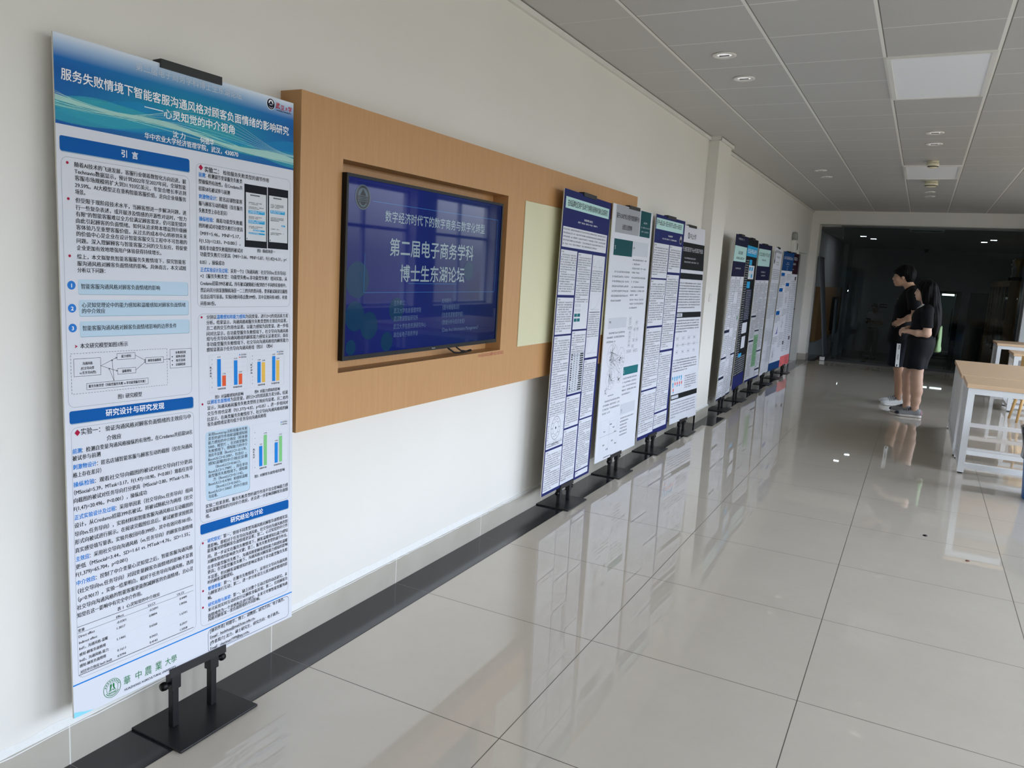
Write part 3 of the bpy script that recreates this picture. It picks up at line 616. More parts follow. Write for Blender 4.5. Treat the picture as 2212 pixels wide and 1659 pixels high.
def chart(u0, v0, u1, v1, base, top, bars, c2, vals, nl, leg):
    p.outline(u0, v0, u1, v1, .1, .6, PALEG, 2)
    for i in range(nl): v = top + (base - top) * i / (nl - 1); p.rect(u0 + 24, v, u1 - 8, v + .5, PALEG, 2); s_(u0 + 9, v + 2, u0 + 13, 5, str(nl - 1 - i))
    for k, (a, t) in enumerate(bars):
        p.rect(a, t, a + 14.5, base, BLUE2 if k % 2 == 0 else c2, 3); s_(a + 1, t - 4, a + 14, 6, vals[k])
    s_(bars[0][0] + 1, base + 10, bars[0][0] + 34, 6.5, '功能型失败'); s_(bars[2][0] - 4, base + 10, bars[2][0] + 34, 6.5, '非功能型失败')
    for k, (mt, t) in enumerate(((BLUE2, '社交导向'), (c2, '任务导向'))): p.rect(leg[0], leg[1] + 8 * k, leg[0] + 4, leg[1] + 4 + 8 * k, mt, 3); s_(leg[0] + 7, leg[1] + 4.5 + 8 * k, leg[0] + 30, 6, t)
    for k, ch in enumerate('顾客感知'): s_(u0 + 3, base - 60 + 9 * k, u0 + 9, 7, ch)
chart(474, 837, 631, 958, 940, 852, ((506, 852), (526, 906), (574, 860), (594, 905)), ORG, ('5.77', '2.26', '5.22', '2.27'), 7, (596, 841))
chart(642, 836, 798, 957, 942, 850, ((675, 871), (695, 874), (742, 856), (761, 871)), YEL, ('3.09', '3.08', '3.87', '3.04'), 9, (764, 840))
chart(652, 1083, 819, 1247, 1230, 1110, ((682, 1160), (703, 1124), (754, 1158), (775, 1138)), GRN, ('3.41', '5.10', '3.40', '4.62'), 7, (783, 1088))
s_(497, 977, 613, 13, '图3  对温暖感知的影响'); s_(663, 976, 778, 13, '图4  对能力感知的影响'); s_(662, 1266, 802, 12, '图5  对顾客负面情绪的影响')
p.rrect(458, 1082, 641, 1304, 12, BOXS, 1); p.rrect(457, 1080, 639, 1302, 12, BOXB, 2)
for k, s in enumerate(('采用bootstrap法检验服务失败', '类型的调节作用和温暖感知和', '能力感知的中介效应（样本量', '5000，模型7）。在功能型服务', '失败情境下，感知能力的中介', '效应不显著（BootLLCI=-0.1178，', 'BootULCI=0.2087，包含0）。', '感知温暖的中介效应显著', '（BootLLCI=0.6613，', 'BootULCI=1.7989），而在非功', '能型服务失败情境下，感知能', '力（BootLLCI=0.1142，', 'BootULCI=0.4789）和感知温暖', '（BootLLCI=0.5651，', 'BootULCI=1.5060）的中介效应', '均显著。')):
    T(468, 1094 + 13.4 * k, 630 if k < 15 else 508, 12, s)
for v, u1, s in ((1326, 818, '实验二结果表明，服务失败类型的调节作用不仅会影响能力感'), (1342, 818, '知和温暖感知的共同中介效应，还会进一步影响到顾客负面情'), (1359, 476, '绪。')): T(456, v - 1, u1, 14.3, s)
for v, u1, s in ((1442, 817, BT('研究结论', '：第一，使用不同类型沟通风格对顾客负面情绪有显')), (1460, 817, '著影响。即相对于任务导向沟通风格，社交导向沟通风格的智'), (1475, 817, '能客服对舒缓顾客负面情绪更显著；第二，心灵知觉的中介作'), (1494, 817, '用。进一步证实在服务失败情境下，顾客温暖感知比能力感知'), (1511, 820, '对顾客情绪的影响更为关键；第三，服务失败类型的调节作用。'), (1530, 817, '在非功能型服务失败下，沟通风格使顾客感知能力和感知温暖'), (1546, 817, '更高；在功能型服务失败下，沟通风格对顾客能力感知的影响'), (1565, 817, '不显著，但对顾客温暖感知的影响显著高于非功能型服务失败'), (1580, 572, '时的顾客温暖感知。'),
                 (1601, 817, BT('管理借鉴', '：第一，在服务失败情境下，采用社交导向沟通风格')), (1618, 817, '与顾客进行互动；第二，进一步分析语言元素对顾客情绪的影'), (1633, 481, '响。'), (1656, 817, BT('研究局限与展望', '：第一，缺乏对整个互动过程的动态研究，未')), (1673, 817, '来可采用实时互动的实行让顾客身临其境；第二，仅将顾客负'), (1692, 817, '面情绪作为一个单维构念进行研究，未来可考察智能客服沟通'), (1705, 690, '风格对顾客某一类负面情绪的不同影响。')):
    T(461, v - 2, u1, 14.3, s)
p.rect(0, 1724, 840, 1728, BLUE2, 2)
for v, u1, s in ((1747, 807, '[通讯作者] 何德华，博士，副教授，研究方向：电子商务。'), (1768, 667, 'Email：hedehua@mail.hzau.edu.cn。'), (1788, 782, '[作者简介] 沈力，硕士研究生，研究方向：电子商务。'), (1807, 640, 'Email：chestnut1999@qq.com。')): s_(469, v - 2, u1, 14.5, s)
for v, a, b in ((1768, 469, 660), (1807, 469, 634)): p.rect(a, v, b, v + .8, INKG, 3)
# green university seal and name
for r0, r1 in ((26.5, 28), (17.5, 18.5)): p.ring(117, 1781, r0, r1, HZG, 3)
for i in range(9):
    a = math.radians(200 + 17.5 * i); u, v = 117 + 22.5 * math.cos(a), 1781 + 22.5 * math.sin(a); p.rect(u - 1.8, v - 1.8, u + 1.8, v + 1.8, HZG, 3)
p.ring(117, 1781, 21, 23, HZG, 3, 20, 30, 150); p.poly([(110, 1770), (114, 1766), (116, 1773), (113, 1783), (105, 1793), (110, 1780)], HZG, 3); p.poly([(124, 1770), (120, 1766), (118, 1773), (121, 1783), (129, 1793), (124, 1780)], HZG, 3); p.ring(117, 1790, 4, 6, HZG, 3, 14, 180, 360); p.rect(106, 1793, 128, 1795.5, HZG, 3)
for ch, u, s in (('华', 154, 28), ('中', 193, 26), ('农', 225, 30), ('业', 261, 30), ('大', 296, 26), ('学', 318, 26)): p.text(u, 1787 + (s - 26) * .4, u + s * .78, s, {'华': '華', '农': '農', '业': '業', '学': '學'}.get(ch, ch), HZG, .0, 3)
p.text(156, 1808, 335, 10, 'HUAZHONG AGRICULTURAL UNIVERSITY', mat('print_dark_slate', '#23323f', .5, noise=.02), .02, 3)
p.poly([(0, 1803), (12, 1806), (30, 1812), (62, 1820), (0, 1820)], SKYB, 2)
finish(b1); stand(1, 'black stand holding the near blue-bannered poster, left end of the row')

# ------------------------------------------------------------------ the other posters (their small print is too fine to read in the photo)
rn = random.Random(11)
def cell(p, u0, v0, u1, v1, em=9.5, pitch=14.5, ink=INK, base=PAPER, mg=7, k=2, hd=True, fill=.95):
    if base is not None: p.rect(u0, v0, u1, v1, base, k)
    v = v0 + mg
    if hd: p.glyph_block(u0 + mg, v, u0 + mg + em * 4.5, v + em + 1, pitch, em, ink, rn, 1.0, k + 1); v += pitch * 1.15
    while v + pitch < v1 - mg:
        n = rn.randint(4, 8); ve = min(v1 - mg, v + pitch * n)
        p.glyph_block(u0 + mg, v, u1 - mg, ve, pitch, em, ink, rn, fill, k + 1, rn.uniform(.3, .95), em * 1.6); v = v + pitch * max(1, int((ve - v - em) / pitch) + 1)
def plot(p, u0, v0, u1, v1, k=3, curve=True, mt=LINEG):
    p.outline(u0, v0, u1, v1, .1, 1.2, PALEG, k); p.seg(u0 + 8, v0 + 5, u0 + 8, v1 - 8, 1, INKG, k); p.seg(u0 + 8, v1 - 8, u1 - 5, v1 - 8, 1, INKG, k)
    if curve:
        pts = [(u0 + 8 + (u1 - u0 - 14) * i / 12, v1 - 9 - (v1 - v0 - 16) * (i / 12) ** 3 * rn.uniform(.85, 1)) for i in range(13)]
        for a, b in zip(pts, pts[1:]): p.seg(*a, *b, 1.4, mt, k)
def net(p, u, v, ru, rv, n, mt=INKG, k=3):
    p.ring(u, v, ru - 1.2, ru, mt, k, 36, 0, 360, rv / ru)
    hub = [(u + rn.uniform(-.4, .4) * ru, v + rn.uniform(-.5, .5) * rv) for _ in range(3)]
    for h in hub: p.disc(h[0], h[1], 5, BLACKP, k + 1, 10)
    for i in range(n):
        a = rn.uniform(0, 6.28); q = rn.uniform(.4, .95); h = rn.choice(hub); p.seg(h[0], h[1], u + ru * q * math.cos(a), v + rv * q * math.sin(a), .9, mt, k); p.disc(u + ru * q * math.cos(a), v + rv * q * math.sin(a), 2.2, INK, k + 1, 6)

# navy three-column poster
b = board(2, 'navy three-column poster with mint title box, in front of the wooden TV panel end', 800, 1820, NAVY); p = b[1]
p.rect(29, 41, 769, 106, MINT, 2); p.text(62, 88, 742, 40, '在线品牌社区用户互动行为两阶段转移的演化及其研究', INK, .018, 3)
p.glyph_block(340, 143, 495, 160, 20, 15, WHITEINK, rn, 1, 3); p.glyph_block(240, 166, 577, 180, 20, 11.5, WHITEINK, rn, .9, 3)
p.rect(18, 211, 767, 328, PAPER, 2); p.glyph_block(26, 219, 755, 322, 21, 12, INK, rn, .97, 3, .8)
for c_ in ((13, 344, 267, 607), (13, 623, 265, 841), (13, 852, 268, 1533), (13, 1546, 268, 1802), (286, 349, 524, 818), (286, 829, 526, 1225), (281, 1238, 512, 1438), (280, 1450, 512, 1803), (537, 1024, 765, 1410), (532, 1420, 766, 1760), (540, 1769, 768, 1803)):
    cell(p, *c_, em=10, pitch=14.2)
p.rect(540, 350, 765, 1010, PAPER, 2)
plot(p, 552, 372, 640, 432); plot(p, 655, 372, 745, 432)
p.glyph_block(548, 445, 757, 590, 14.2, 10, INK, rn, .95, 3); plot(p, 566, 597, 736, 704); p.rect(556, 712, 750, 716, INK, 3); p.glyph_block(548, 725, 757, 880, 14.2, 10, INK, rn, .95, 3); plot(p, 560, 890, 745, 990)
p.rect(289, 650, 523, 800, PAPER, 4)                      # picture strip; the machine-readable square beside it stays empty
for r in range(4):
    for c_ in range(2): p.rrect(296 + 52 * c_, 660 + 30 * r, 342 + 52 * c_, 680 + 30 * r, 3, TEAL2 if r > 1 else GREYL, 5)
p.rect(40, 1335, 252, 1492, PAPER, 4); p.ring(140, 1413, 70, 73, INKG, 5); p.ring(140, 1413, 40, 42, INKG, 5); p.disc(140, 1413, 8, INK, 5); p.glyph_block(90, 1505, 200, 1518, 14, 10, INK, rn, 1, 5)
for i in range(10): a = i * .628; p.glyph_block(140 + 55 * math.cos(a) - 14, 1413 + 55 * math.sin(a) - 5, 140 + 55 * math.cos(a) + 14, 1413 + 55 * math.sin(a) + 6, 9, 8, INKG, rn, 1, 6)
p.rect(296, 965, 520, 1218, GREYL, 4)
for i in range(17): v = 972 + 14.3 * i; p.rect(303, v, 309 + 20 * rn.random(), v + 8, INK, 5); p.rect(352, v, 362 + 4 * rn.random(), v + 7, INKG, 5); p.rect(400, v, 412, v + 7, INKG, 5); p.rect(440 + 15 * rn.random(), v, 510, v + 8, INK, 5)
for i in range(3): p.rect(300, (965, 982, 1212)[i], 518, (965, 982, 1212)[i] + 1.6, INK, 5)
plot(p, 295, 1720, 400, 1790, 4); plot(p, 405, 1720, 505, 1790, 4)
finish(b); stand(2, 'black stand holding the navy three-column poster before the TV panel')

# white poster with teal and grey blocks
b = board(3, 'white poster with dark teal and grey blocks and round network diagrams', 840, 1820); p = b[1]
p.rect(62, 2, 555, 190, GREYP, 2); p.rect(568, 2, 800, 190, TEAL, 2); p.text(80, 88, 540, 40, '基于UCINET的公共图书馆短视频平台', INK, .02, 3); p.text(200, 160, 400, 38, '运营及运营策略', INK, .02, 3)
p.glyph_block(640, 78, 735, 98, 22, 17, GREYL, rn, 1, 3); p.glyph_block(590, 115, 790, 130, 20, 13, GREYL, rn, .9, 3); p.glyph_block(600, 145, 780, 160, 20, 13, GREYL, rn, .9, 3)
p.rect(64, 232, 440, 346, TEAL, 2); p.glyph_block(85, 275, 104, 310, 16, 15, WHITEINK, rn, 1, 3); p.rect(448, 232, 788, 336, GREYL, 2); p.glyph_block(455, 270, 505, 292, 30, 20, INK, rn, 1, 3)
p.glyph_block(80, 450, 435, 690, 34, 17, INKG, rn, .95, 3, .6, 34)
for v, n in ((358, 2), (420, 2), (488, 2), (556, 3), (650, 3)): p.glyph_block(465, v, 780, v + 31 * n, 30, 15.5, INKG, rn, .95, 3, .55)
p.rect(64, 784, 435, 860, GREYL, 2); p.glyph_block(85, 805, 130, 826, 25, 19, INK, rn, 1, 3)
p.glyph_block(60, 884, 430, 985, 31, 17, INKG, rn, .95, 3, .5, 34)
for x, y in ((515, 800), (515, 830), (495, 868), (545, 868), (525, 905), (525, 938), (525, 968), (525, 1000), (505, 1045), (560, 1045), (660, 832), (625, 882), (690, 882), (620, 965), (690, 965), (610, 1010), (650, 1045), (700, 1045)):
    p.outline(x - 24, y - 12, x + 24, y + 11, .1, 1.3, INKG, 3); p.glyph_block(x - 17, y - 6, x + 17, y + 6, 12, 10, INK, rn, 1, 4)
for a in ((515, 811, 515, 819), (515, 841, 515, 857), (525, 879, 525, 894), (525, 916, 525, 927), (640, 843, 625, 871), (670, 843, 690, 871), (625, 893, 620, 953), (690, 893, 690, 953)): p.seg(*a, 1.2, INKG, 3)
net(p, 195, 1060, 105, 90, 34); net(p, 375, 1085, 75, 80, 22); net(p, 190, 1225, 90, 78, 26); net(p, 360, 1230, 45, 40, 10); net(p, 115, 1310, 28, 26, 6)
for _ in range(26): p.seg(190 + rn.uniform(-50, 50), 1060 + rn.uniform(-50, 50), rn.choice((190, 375)) + rn.uniform(-40, 40), rn.choice((1225, 1090)) + rn.uniform(-40, 40), .9, INKG, 3)
p.glyph_block(166, 1342, 285, 1355, 14, 11, INK, rn, 1, 3)
p.rect(448, 1160, 770, 1222, TEAL2, 2); p.glyph_block(460, 1185, 482, 1212, 13, 12, WHITEINK, rn, 1, 3)
p.glyph_block(450, 1240, 770, 1400, 30, 15.5, INKG, rn, .95, 3, .6); p.glyph_block(78, 1376, 425, 1500, 29, 15.5, INKG, rn, .95, 3, .45, 30)
p.rect(445, 1442, 766, 1523, GREYL, 2); p.glyph_block(460, 1480, 490, 1510, 15, 14, INK, rn, 1, 3)
for i, w_ in enumerate((300, 190, 165, 160, 170, 168)): p.glyph_block(462, 1545 + 26 * i, 462 + w_, 1562 + 26 * i, 26, 14, INKG, rn, .95, 3)
p.outline(62, 1524, 415, 1775, .1, 1.3, PALEG, 3); p.seg(66, 1640, 410, 1640, 1.3, INKG, 3); p.seg(240, 1530, 240, 1770, 1.3, INKG, 3); p.outline(85, 1545, 395, 1755, .1, 1, PALEG, 3)
for i in range(5): p.seg(85 + 62 * i, 1545, 85 + 62 * i, 1755, .7, PALEG, 3)
for x, y in ((130, 1600), (310, 1590), (250, 1560), (350, 1625), (130, 1700), (300, 1690), (200, 1740), (370, 1720)): p.glyph_block(x, y, x + 42, y + 18, 20, 14, INK, rn, 1, 4)
p.glyph_block(165, 1798, 325, 1812, 14, 11, INK, rn, 1, 3)
finish(b); stand(3, 'black stand holding the white teal-and-grey poster')

# navy two-column poster
b = board(4, 'navy two-column poster with mint title strip and small round mark at right', 800, 1820, NAVY); p = b[1]
p.rect(18, 26, 758, 112, MINT, 2); p.glyph_block(30, 42, 745, 100, 56, 38, INK, rn, 1, 3, None, 0, .95)
p.glyph_block(355, 142, 485, 160, 20, 17, WHITEINK, rn, 1, 3); p.glyph_block(200, 172, 600, 188, 20, 14, WHITEINK, rn, .9, 3)
p.disc(712, 165, 34, WHITEINK, 3); p.disc(712, 165, 31, DK, 4); p.disc(712, 159, 19, WHITEINK, 5); p.poly([(697, 163), (712, 146), (727, 163)], DK, 6); p.rect(694, 164, 730, 180, DK, 6)
p.ring(75, 160, 22, 30, DBLUE, 3); p.seg(50, 185, 100, 140, 6, DBLUE, 3)
for c_ in ((8, 221, 398, 496), (8, 509, 397, 882), (6, 899, 394, 1403), (8, 1417, 392, 1790), (418, 221, 766, 442), (410, 463, 756, 1097), (404, 1116, 748, 1632), (404, 1648, 762, 1776)):
    cell(p, *c_, em=13.5, pitch=19, mg=9)
finish(b); stand(4, 'black stand holding the navy two-column poster')

# white poster with black bars
b = board(5, 'white poster with black title block and black section bars beside the pillar', 800, 1820); p = b[1]
p.ring(300, 88, 20, 28, INK, 2); p.rect(294, 72, 306, 104, INK, 2); p.text(345, 112, 520, 58, '中山大学', INK, .01, 2)
p.rect(0, 152, 800, 400, BLACKP, 2); p.glyph_block(40, 195, 770, 240, 50, 40, GREYL, rn, 1, 3, None, 0, .95); p.glyph_block(200, 285, 560, 305, 40, 19, GREYL, rn, .9, 3); p.glyph_block(200, 320, 640, 340, 40, 19, GREYL, rn, .9, 3)
for v0, v1, lab in ((432, 487, 0), (791, 843, 1), (1549, 1598, 1)):
    p.rect(0, v0, 790, v1, BLACKP, 2)
    if lab: p.rect(15, v0 + 10, 215, v1 - 10, GREYL, 3); p.glyph_block(20, v0 + 14, 210, v1 - 12, 30, 24, INK, rn, 1, 4)
p.glyph_block(10, 516, 750, 768, 25, 16, INK, rn, .95, 3, .8); p.glyph_block(10, 862, 755, 1002, 25, 16, INK, rn, .95, 3, .5)
p.outline(20, 1014, 715, 1196, .1, 1.3, PALEG, 2)
for x in (110, 280, 450, 620):
    for y in (1035, 1095, 1160): p.outline(x - 40, y - 14, x + 40, y + 14, .1, 1.2, INKG, 3); p.glyph_block(x - 28, y - 7, x + 28, y + 8, 16, 13, INK, rn, 1, 4)
    p.arrow(x + 42, 1095, x + 126, 1095, 1.4, INKG, 3)
p.glyph_block(10, 1224, 735, 1350, 25, 16, INK, rn, .95, 3, .6)
for i in range(11):
    x, y = 30 + 62 * (i % 5) + 14 * (i // 5), 1395 + 55 * (i // 5); p.disc(x, y, 16, CYAN if i < 6 else SALMON, 3, 14); p.rect(x - 12, y + 16, x + 12, y + 30, CYAN if i % 3 else GREYL, 3)
p.glyph_block(380, 1390, 745, 1515, 22, 15, INK, rn, .95, 3, .6); p.glyph_block(15, 1624, 750, 1785, 26, 15, INKG, rn, .95, 3, .2)
finish(b); stand(5, 'black stand holding the black-barred white poster by the pillar')

# navy header, three white columns
b = board(6, 'navy-headed poster with mint square title, first of the far group past the pillar', 800, 1820, NAVYD); p = b[1]
p.rect(20, 118, 770, 285, MINT, 2); p.glyph_block(260, 165, 560, 215, 60, 48, INK, rn, 1, 3); p.glyph_block(170, 232, 690, 268, 50, 32, INK, rn, 1, 3); p.glyph_block(200, 350, 520, 370, 40, 20, GREYL, rn, 1, 3); p.glyph_block(180, 30, 560, 60, 50, 24, GREYL, rn, .9, 3)
for c_ in ((8, 450, 285, 1035), (8, 1068, 290, 1340), (8, 1362, 300, 1560), (8, 1590, 300, 1800), (298, 450, 545, 1810), (556, 450, 790, 1330), (556, 1350, 790, 1800)): cell(p, *c_, em=14, pitch=21, mg=9)
for c_ in ((310, 620, 535, 760), (310, 1020, 535, 1130), (310, 1400, 535, 1480), (570, 480, 780, 560), (40, 1660, 260, 1720)): p.rect(*c_, PAPER, 4); plot(p, *c_, 5)
p.disc(690, 922, 26, HZG, 5)
finish(b); stand(6, 'black stand holding the first poster past the pillar')

# black poster with cyan title band
b = board(7, 'black poster with bright cyan title band and white figure boxes', 800, 1820, BLACKP); p = b[1]
p.rect(0, 88, 800, 212, CYAN, 2); p.glyph_block(70, 125, 760, 180, 80, 52, WHITEINK, rn, 1, 3, None, 0, .95)
for u0, v0, u1, v1, mt in ((271, 250, 465, 314, CYAN), (265, 316, 700, 482, PAPER), (250, 511, 485, 590, CYAN), (270, 600, 680, 828, NAVYD), (265, 850, 650, 990, NAVYD), (255, 1015, 618, 1146, PAPER), (326, 1186, 596, 1332, PAPER), (205, 1390, 432, 1435, CYAN)): p.rect(u0, v0, u1, v1, mt, 2)
for v in range(255, 1640, 28):
    p.glyph_block(20, v, 235, v + 18, 28, 17, GREYL, rn, .95, 3)
    if v > 1430: p.glyph_block(250, v, 760, v + 18, 28, 17, GREYL, rn, .95, 3)
for v in range(612, 980, 22): p.glyph_block(285, v, 650, v + 15, 22, 14, GREYL, rn, .9, 4)
plot(p, 280, 1030, 600, 1130, 3); plot(p, 345, 1200, 580, 1320, 3)
for u0, v0, mt in ((300, 335, CYAN), (470, 335, CYAN), (300, 410, MINT), (480, 420, CYAN)): p.rect(u0, v0, u0 + 110, v0 + 45, mt, 3)
p.rect(0, 1655, 800, 1820, NAVY, 2); finish(b); stand(7, 'black stand holding the black poster with the cyan band')

# navy header, green middle column
b = board(8, 'navy-headed poster with a tall green box in its middle column', 800, 1820, PAPER); p = b[1]
p.rect(0, 0, 800, 470, NAVYD, 2); p.rect(28, 62, 735, 284, MINT, 3); p.glyph_block(60, 110, 710, 165, 60, 46, INK, rn, 1, 4, None, 0, .95); p.glyph_block(250, 190, 520, 250, 40, 28, INK, rn, 1, 4); p.glyph_block(280, 350, 560, 420, 45, 24, GREYL, rn, .9, 4)
for c_ in ((8, 478, 255, 930), (8, 960, 262, 1262), (8, 1288, 262, 1790), (270, 478, 520, 1135), (528, 478, 790, 1428), (528, 1452, 780, 1685), (528, 1712, 780, 1790)): cell(p, *c_, em=14, pitch=21, base=None, mg=9)
for u0, v0, u1, v1 in ((0, 935, 268, 958), (280, 1138, 530, 1156), (0, 1264, 268, 1286), (520, 1430, 790, 1450), (520, 1686, 790, 1710)): p.rect(u0, v0, u1, v1, NAVYD, 3)
p.rect(282, 1205, 520, 1640, LGREEN, 3); cell(p, 282, 1205, 520, 1640, em=14, pitch=21, base=None, k=3)
p.rect(262, 470, 266, 1800, NAVYD, 3); p.rect(524, 470, 528, 1800, NAVYD, 3); p.rect(0, 1795, 800, 1820, NAVY, 3); finish(b); stand(8, 'black stand holding the poster with the green box')

# plain white poster with dense grey print
b = board(9, 'plain white poster of dense grey print with oval mark at upper left', 800, 1820); p = b[1]
p.disc(88, 140, 50, DK, 2, 24, 95); p.disc(88, 130, 28, GREYL, 3, 20, 50)
p.glyph_block(130, 30, 750, 80, 60, 44, INK, rn, .95, 2); p.glyph_block(250, 110, 620, 150, 60, 36, INKG, rn, 1, 2); p.glyph_block(280, 190, 560, 260, 32, 22, INKG, rn, .9, 2)
p.glyph_block(40, 300, 770, 470, 26, 17, INKG, rn, .97, 2)
for u0, u1 in ((30, 390), (415, 780)):
    v = 500
    while v < 1760:
        h = rn.uniform(120, 260)
        if rn.random() < .35: p.outline(u0, v, u1, min(1780, v + h - 15), .1, 2, LINEG, 2); plot(p, u0 + 15, v + 10, u1 - 15, min(1775, v + h - 22), 3, True, INKG)
        else: p.glyph_block(u0, v, u1, min(1785, v + h - 15), 20, 13.5, INKG, rn, .96, 2)
        v += h
finish(b); stand(9, 'black stand holding the plain white grey-print poster')

# steel blue header
b = board(10, 'white poster with steel blue header and matching blue foot band', 800, 1820); p = b[1]
p.rect(0, 0, 800, 284, DBLUE, 2); p.glyph_block(80, 70, 740, 115, 60, 44, GREYL, rn, 1, 3, None, 0, .95)
for v, a in ((155, 170), (180, 260), (215, 150), (245, 90), (262, 90)): p.glyph_block(400 - a / 2, v, 400 + a / 2, v + 14, 20, 13, GREYL, rn, .95, 3)
p.rect(0, 1695, 800, 1820, DBLUE, 2)
for c_ in ((15, 332, 400, 350), (440, 480, 775, 504), (15, 562, 380, 588), (15, 908, 380, 940)): p.rect(c_[0] + 10, c_[1] - 14, c_[0] + 260, c_[3] + 14, BLUE, 2)
for c_ in ((15, 365, 400, 540), (440, 330, 780, 455), (440, 525, 780, 620), (15, 610, 390, 880), (15, 960, 390, 1090), (440, 870, 780, 990), (440, 1240, 780, 1480), (15, 1290, 390, 1420)): p.glyph_block(*c_, 24, 15, INKG, rn, .95, 3, .5)
net(p, 620, 740, 130, 100, 40); net(p, 560, 1110, 110, 100, 34); net(p, 180, 1560, 120, 100, 40)
p.poly([(100, 1250), (180, 1245), (240, 1220), (290, 1130), (300, 1250)], mat('print_violet', '#6a5aa8', .45, noise=.02), 3)
finish(b); stand(10, 'black stand holding the steel blue headed poster')

# maroon header, salmon foot
b = board(11, 'far right poster with dark maroon header and salmon foot', 800, 1820); p = b[1]
p.rect(0, 0, 800, 332, MAROON, 2); p.glyph_block(120, 60, 700, 110, 66, 50, GREYL, rn, 1, 3, None, 0, .95); p.glyph_block(250, 150, 600, 205, 60, 46, GREYL, rn, 1, 3); p.glyph_block(340, 250, 460, 270, 24, 16, GREYL, rn, 1, 3)
for u0, u1 in ((20, 395), (420, 785)): p.glyph_block(u0, 440, u1, 1600, 31, 19, INKG, rn, .93, 3, .6)
for u, v in ((90, 400), (600, 400), (570, 1375), (80, 1430)): p.rect(u, v - 26, u + 110, v + 30, MAROON, 4); p.rect(u + 46, v - 6, u + 64, v + 10, GREYL, 5)
p.rect(0, 1655, 800, 1820, SALMON, 2); p.glyph_block(60, 1680, 130, 1700, 30, 18, MAROON, rn, 1, 3); p.glyph_block(420, 1690, 740, 1800, 30, 18, MAROON, rn, .8, 3); p.glyph_block(70, 1740, 240, 1800, 30, 18, MAROON, rn, .6, 3)
finish(b); stand(11, 'black stand holding the maroon-headed poster, far end of the row')

# ------------------------------------------------------------------ oak feature panel, television, bulletin insert
PX = .095
oak = empty('oak_feature_panel', (0, 1.8, .86)); I = Matrix.Translation((0, -1.8, -.86))
PY0, PY1, PZ0, PZ1 = .02, 3.585, .863, 2.055
NY0, NY1, NZ0, NZ1 = .245, 1.555, 1.060, 1.857
m = MB()
m.box((0, PY0, PZ0), (PX, NY0, PZ1), OAK, I); m.box((0, NY1, PZ0), (PX, PY1, PZ1), OAK, I); m.box((0, NY0, PZ0), (PX, NY1, NZ0), OAK, I); m.box((0, NY0, NZ1), (PX, NY1, PZ1), OAK, I); m.box((.001, NY0, NZ0), (.006, NY1, NZ1), OAK, I)
m.build('veneer_box', oak)
m = MB(); m.box((PX, 1.748, 1.064), (PX + .005, 3.32, 1.852), mat('pale_green_frosted_glass', '#d8d4b2', .2, noise=.03, nscale=5), I); m.build('bulletin_insert', oak, bevel=.001)
_pt = MB(); pq = Print(_pt, 1, 1, 1000, 1000); pq.text(0, 0, 270, 20, '1985级本科校友捐赠毕业廿周年留念', mat('engraved_red', '#a0533a', .5, noise=.02), .02, 1)
MM = Matrix(((0, 0, 1, PX), (1, 0, 0, 1.325 + .5 - 1.8), (0, 1, 0, 1.038 - 1 - .86), (0, 0, 0, 1)))
_pt.build('red_lettering', oak, M=MM)
tag(oak, 'large oak veneer wall panel around the television with pale insert', 'wall panel')

TVX = .118
tv = empty('television', (TVX, .853, 1.109))
TW, TH = 1.224, .7
SM = Matrix(((0, 0, 1, 0), (1, 0, 0, 0), (0, 1, 0, 0), (0, 0, 0, 1)))     # screen frame: x right, y up, z out
m = MB(); m.box((-TW / 2, 0, -.05), (TW / 2, TH, -.004), BLACKPLASTIC, SM)
for a, b_ in (((-TW / 2, 0, -.004), (TW / 2, .017, 0)), ((-TW / 2, TH - .012, -.004), (TW / 2, TH, 0)), ((-TW / 2, .017, -.004), (-TW / 2 + .012, TH - .012, 0)), ((TW / 2 - .012, .017, -.004), (TW / 2, TH - .012, 0))): m.box(a, b_, BLACKPLASTIC, SM)
m.build('housing', tv)
m = MB(); m.box((-.2, .15, -.11), (.2, .5, -.05), BLACKMETAL, SM); m.build('wall_bracket', tv)
g = NB('lit_screen'); o_, X, Y, Z = g.coords()
r = g.n('ShaderNodeValToRGB'); g.l(g.math('ADD', g.math('MULTIPLY', X, .55), g.math('ADD', .5, g.math('MULTIPLY', g.noise(o_, 3.0, 2), .25))), r.inputs[0])
e = r.color_ramp.elements; e[0].position = .15; e[0].color = lin('#1c2f92'); e[1].position = 1.0; e[1].color = lin('#12286a'); k = e.new(.5); k.color = lin('#2137a8'); k = e.new(.75); k.color = lin('#143a94')
g.b.inputs['Base Color'].default_value = (.004, .004, .006, 1); g.l(r.outputs[0], g.b.inputs['Emission Color']); g.b.inputs['Emission Strength'].default_value = .22
g.b.inputs['Roughness'].default_value = .03; g.b.inputs['Specular IOR Level'].default_value = .075; LCD = g.m
m = MB(); w, h = TW - .024, TH - .029
scr = MB(); scr.quad([(-w / 2, 0, 0), (w / 2, 0, 0), (w / 2, h, 0), (-w / 2, h, 0)], LCD)
pt = Print(scr, w, h, w * 1000, h * 1000)
def lcd(name, c, s, a=1.0):
    mm = mat(name, '#050505', .06, spec=.075, emit=c, es=s)
    if a < 1: mm.node_tree.nodes['Principled BSDF'].inputs['Alpha'].default_value = a
    return mm
LT = lcd('screen_text', '#8fa3ad', .55); LT2 = lcd('screen_small_text', '#6d86a6', .42); LL = lcd('screen_line', '#3f8fd8', .38); BUB = lcd('screen_bubble', '#1d5f96', .2); LG = lcd('screen_mark', '#5d7480', .3); LGD = lcd('screen_mark_dark', '#0c1428', .1)
sy = lambda y: (y - .853 + w / 2) * 1000; sz = lambda z: (1.109 + .017 + h - z) * 1000
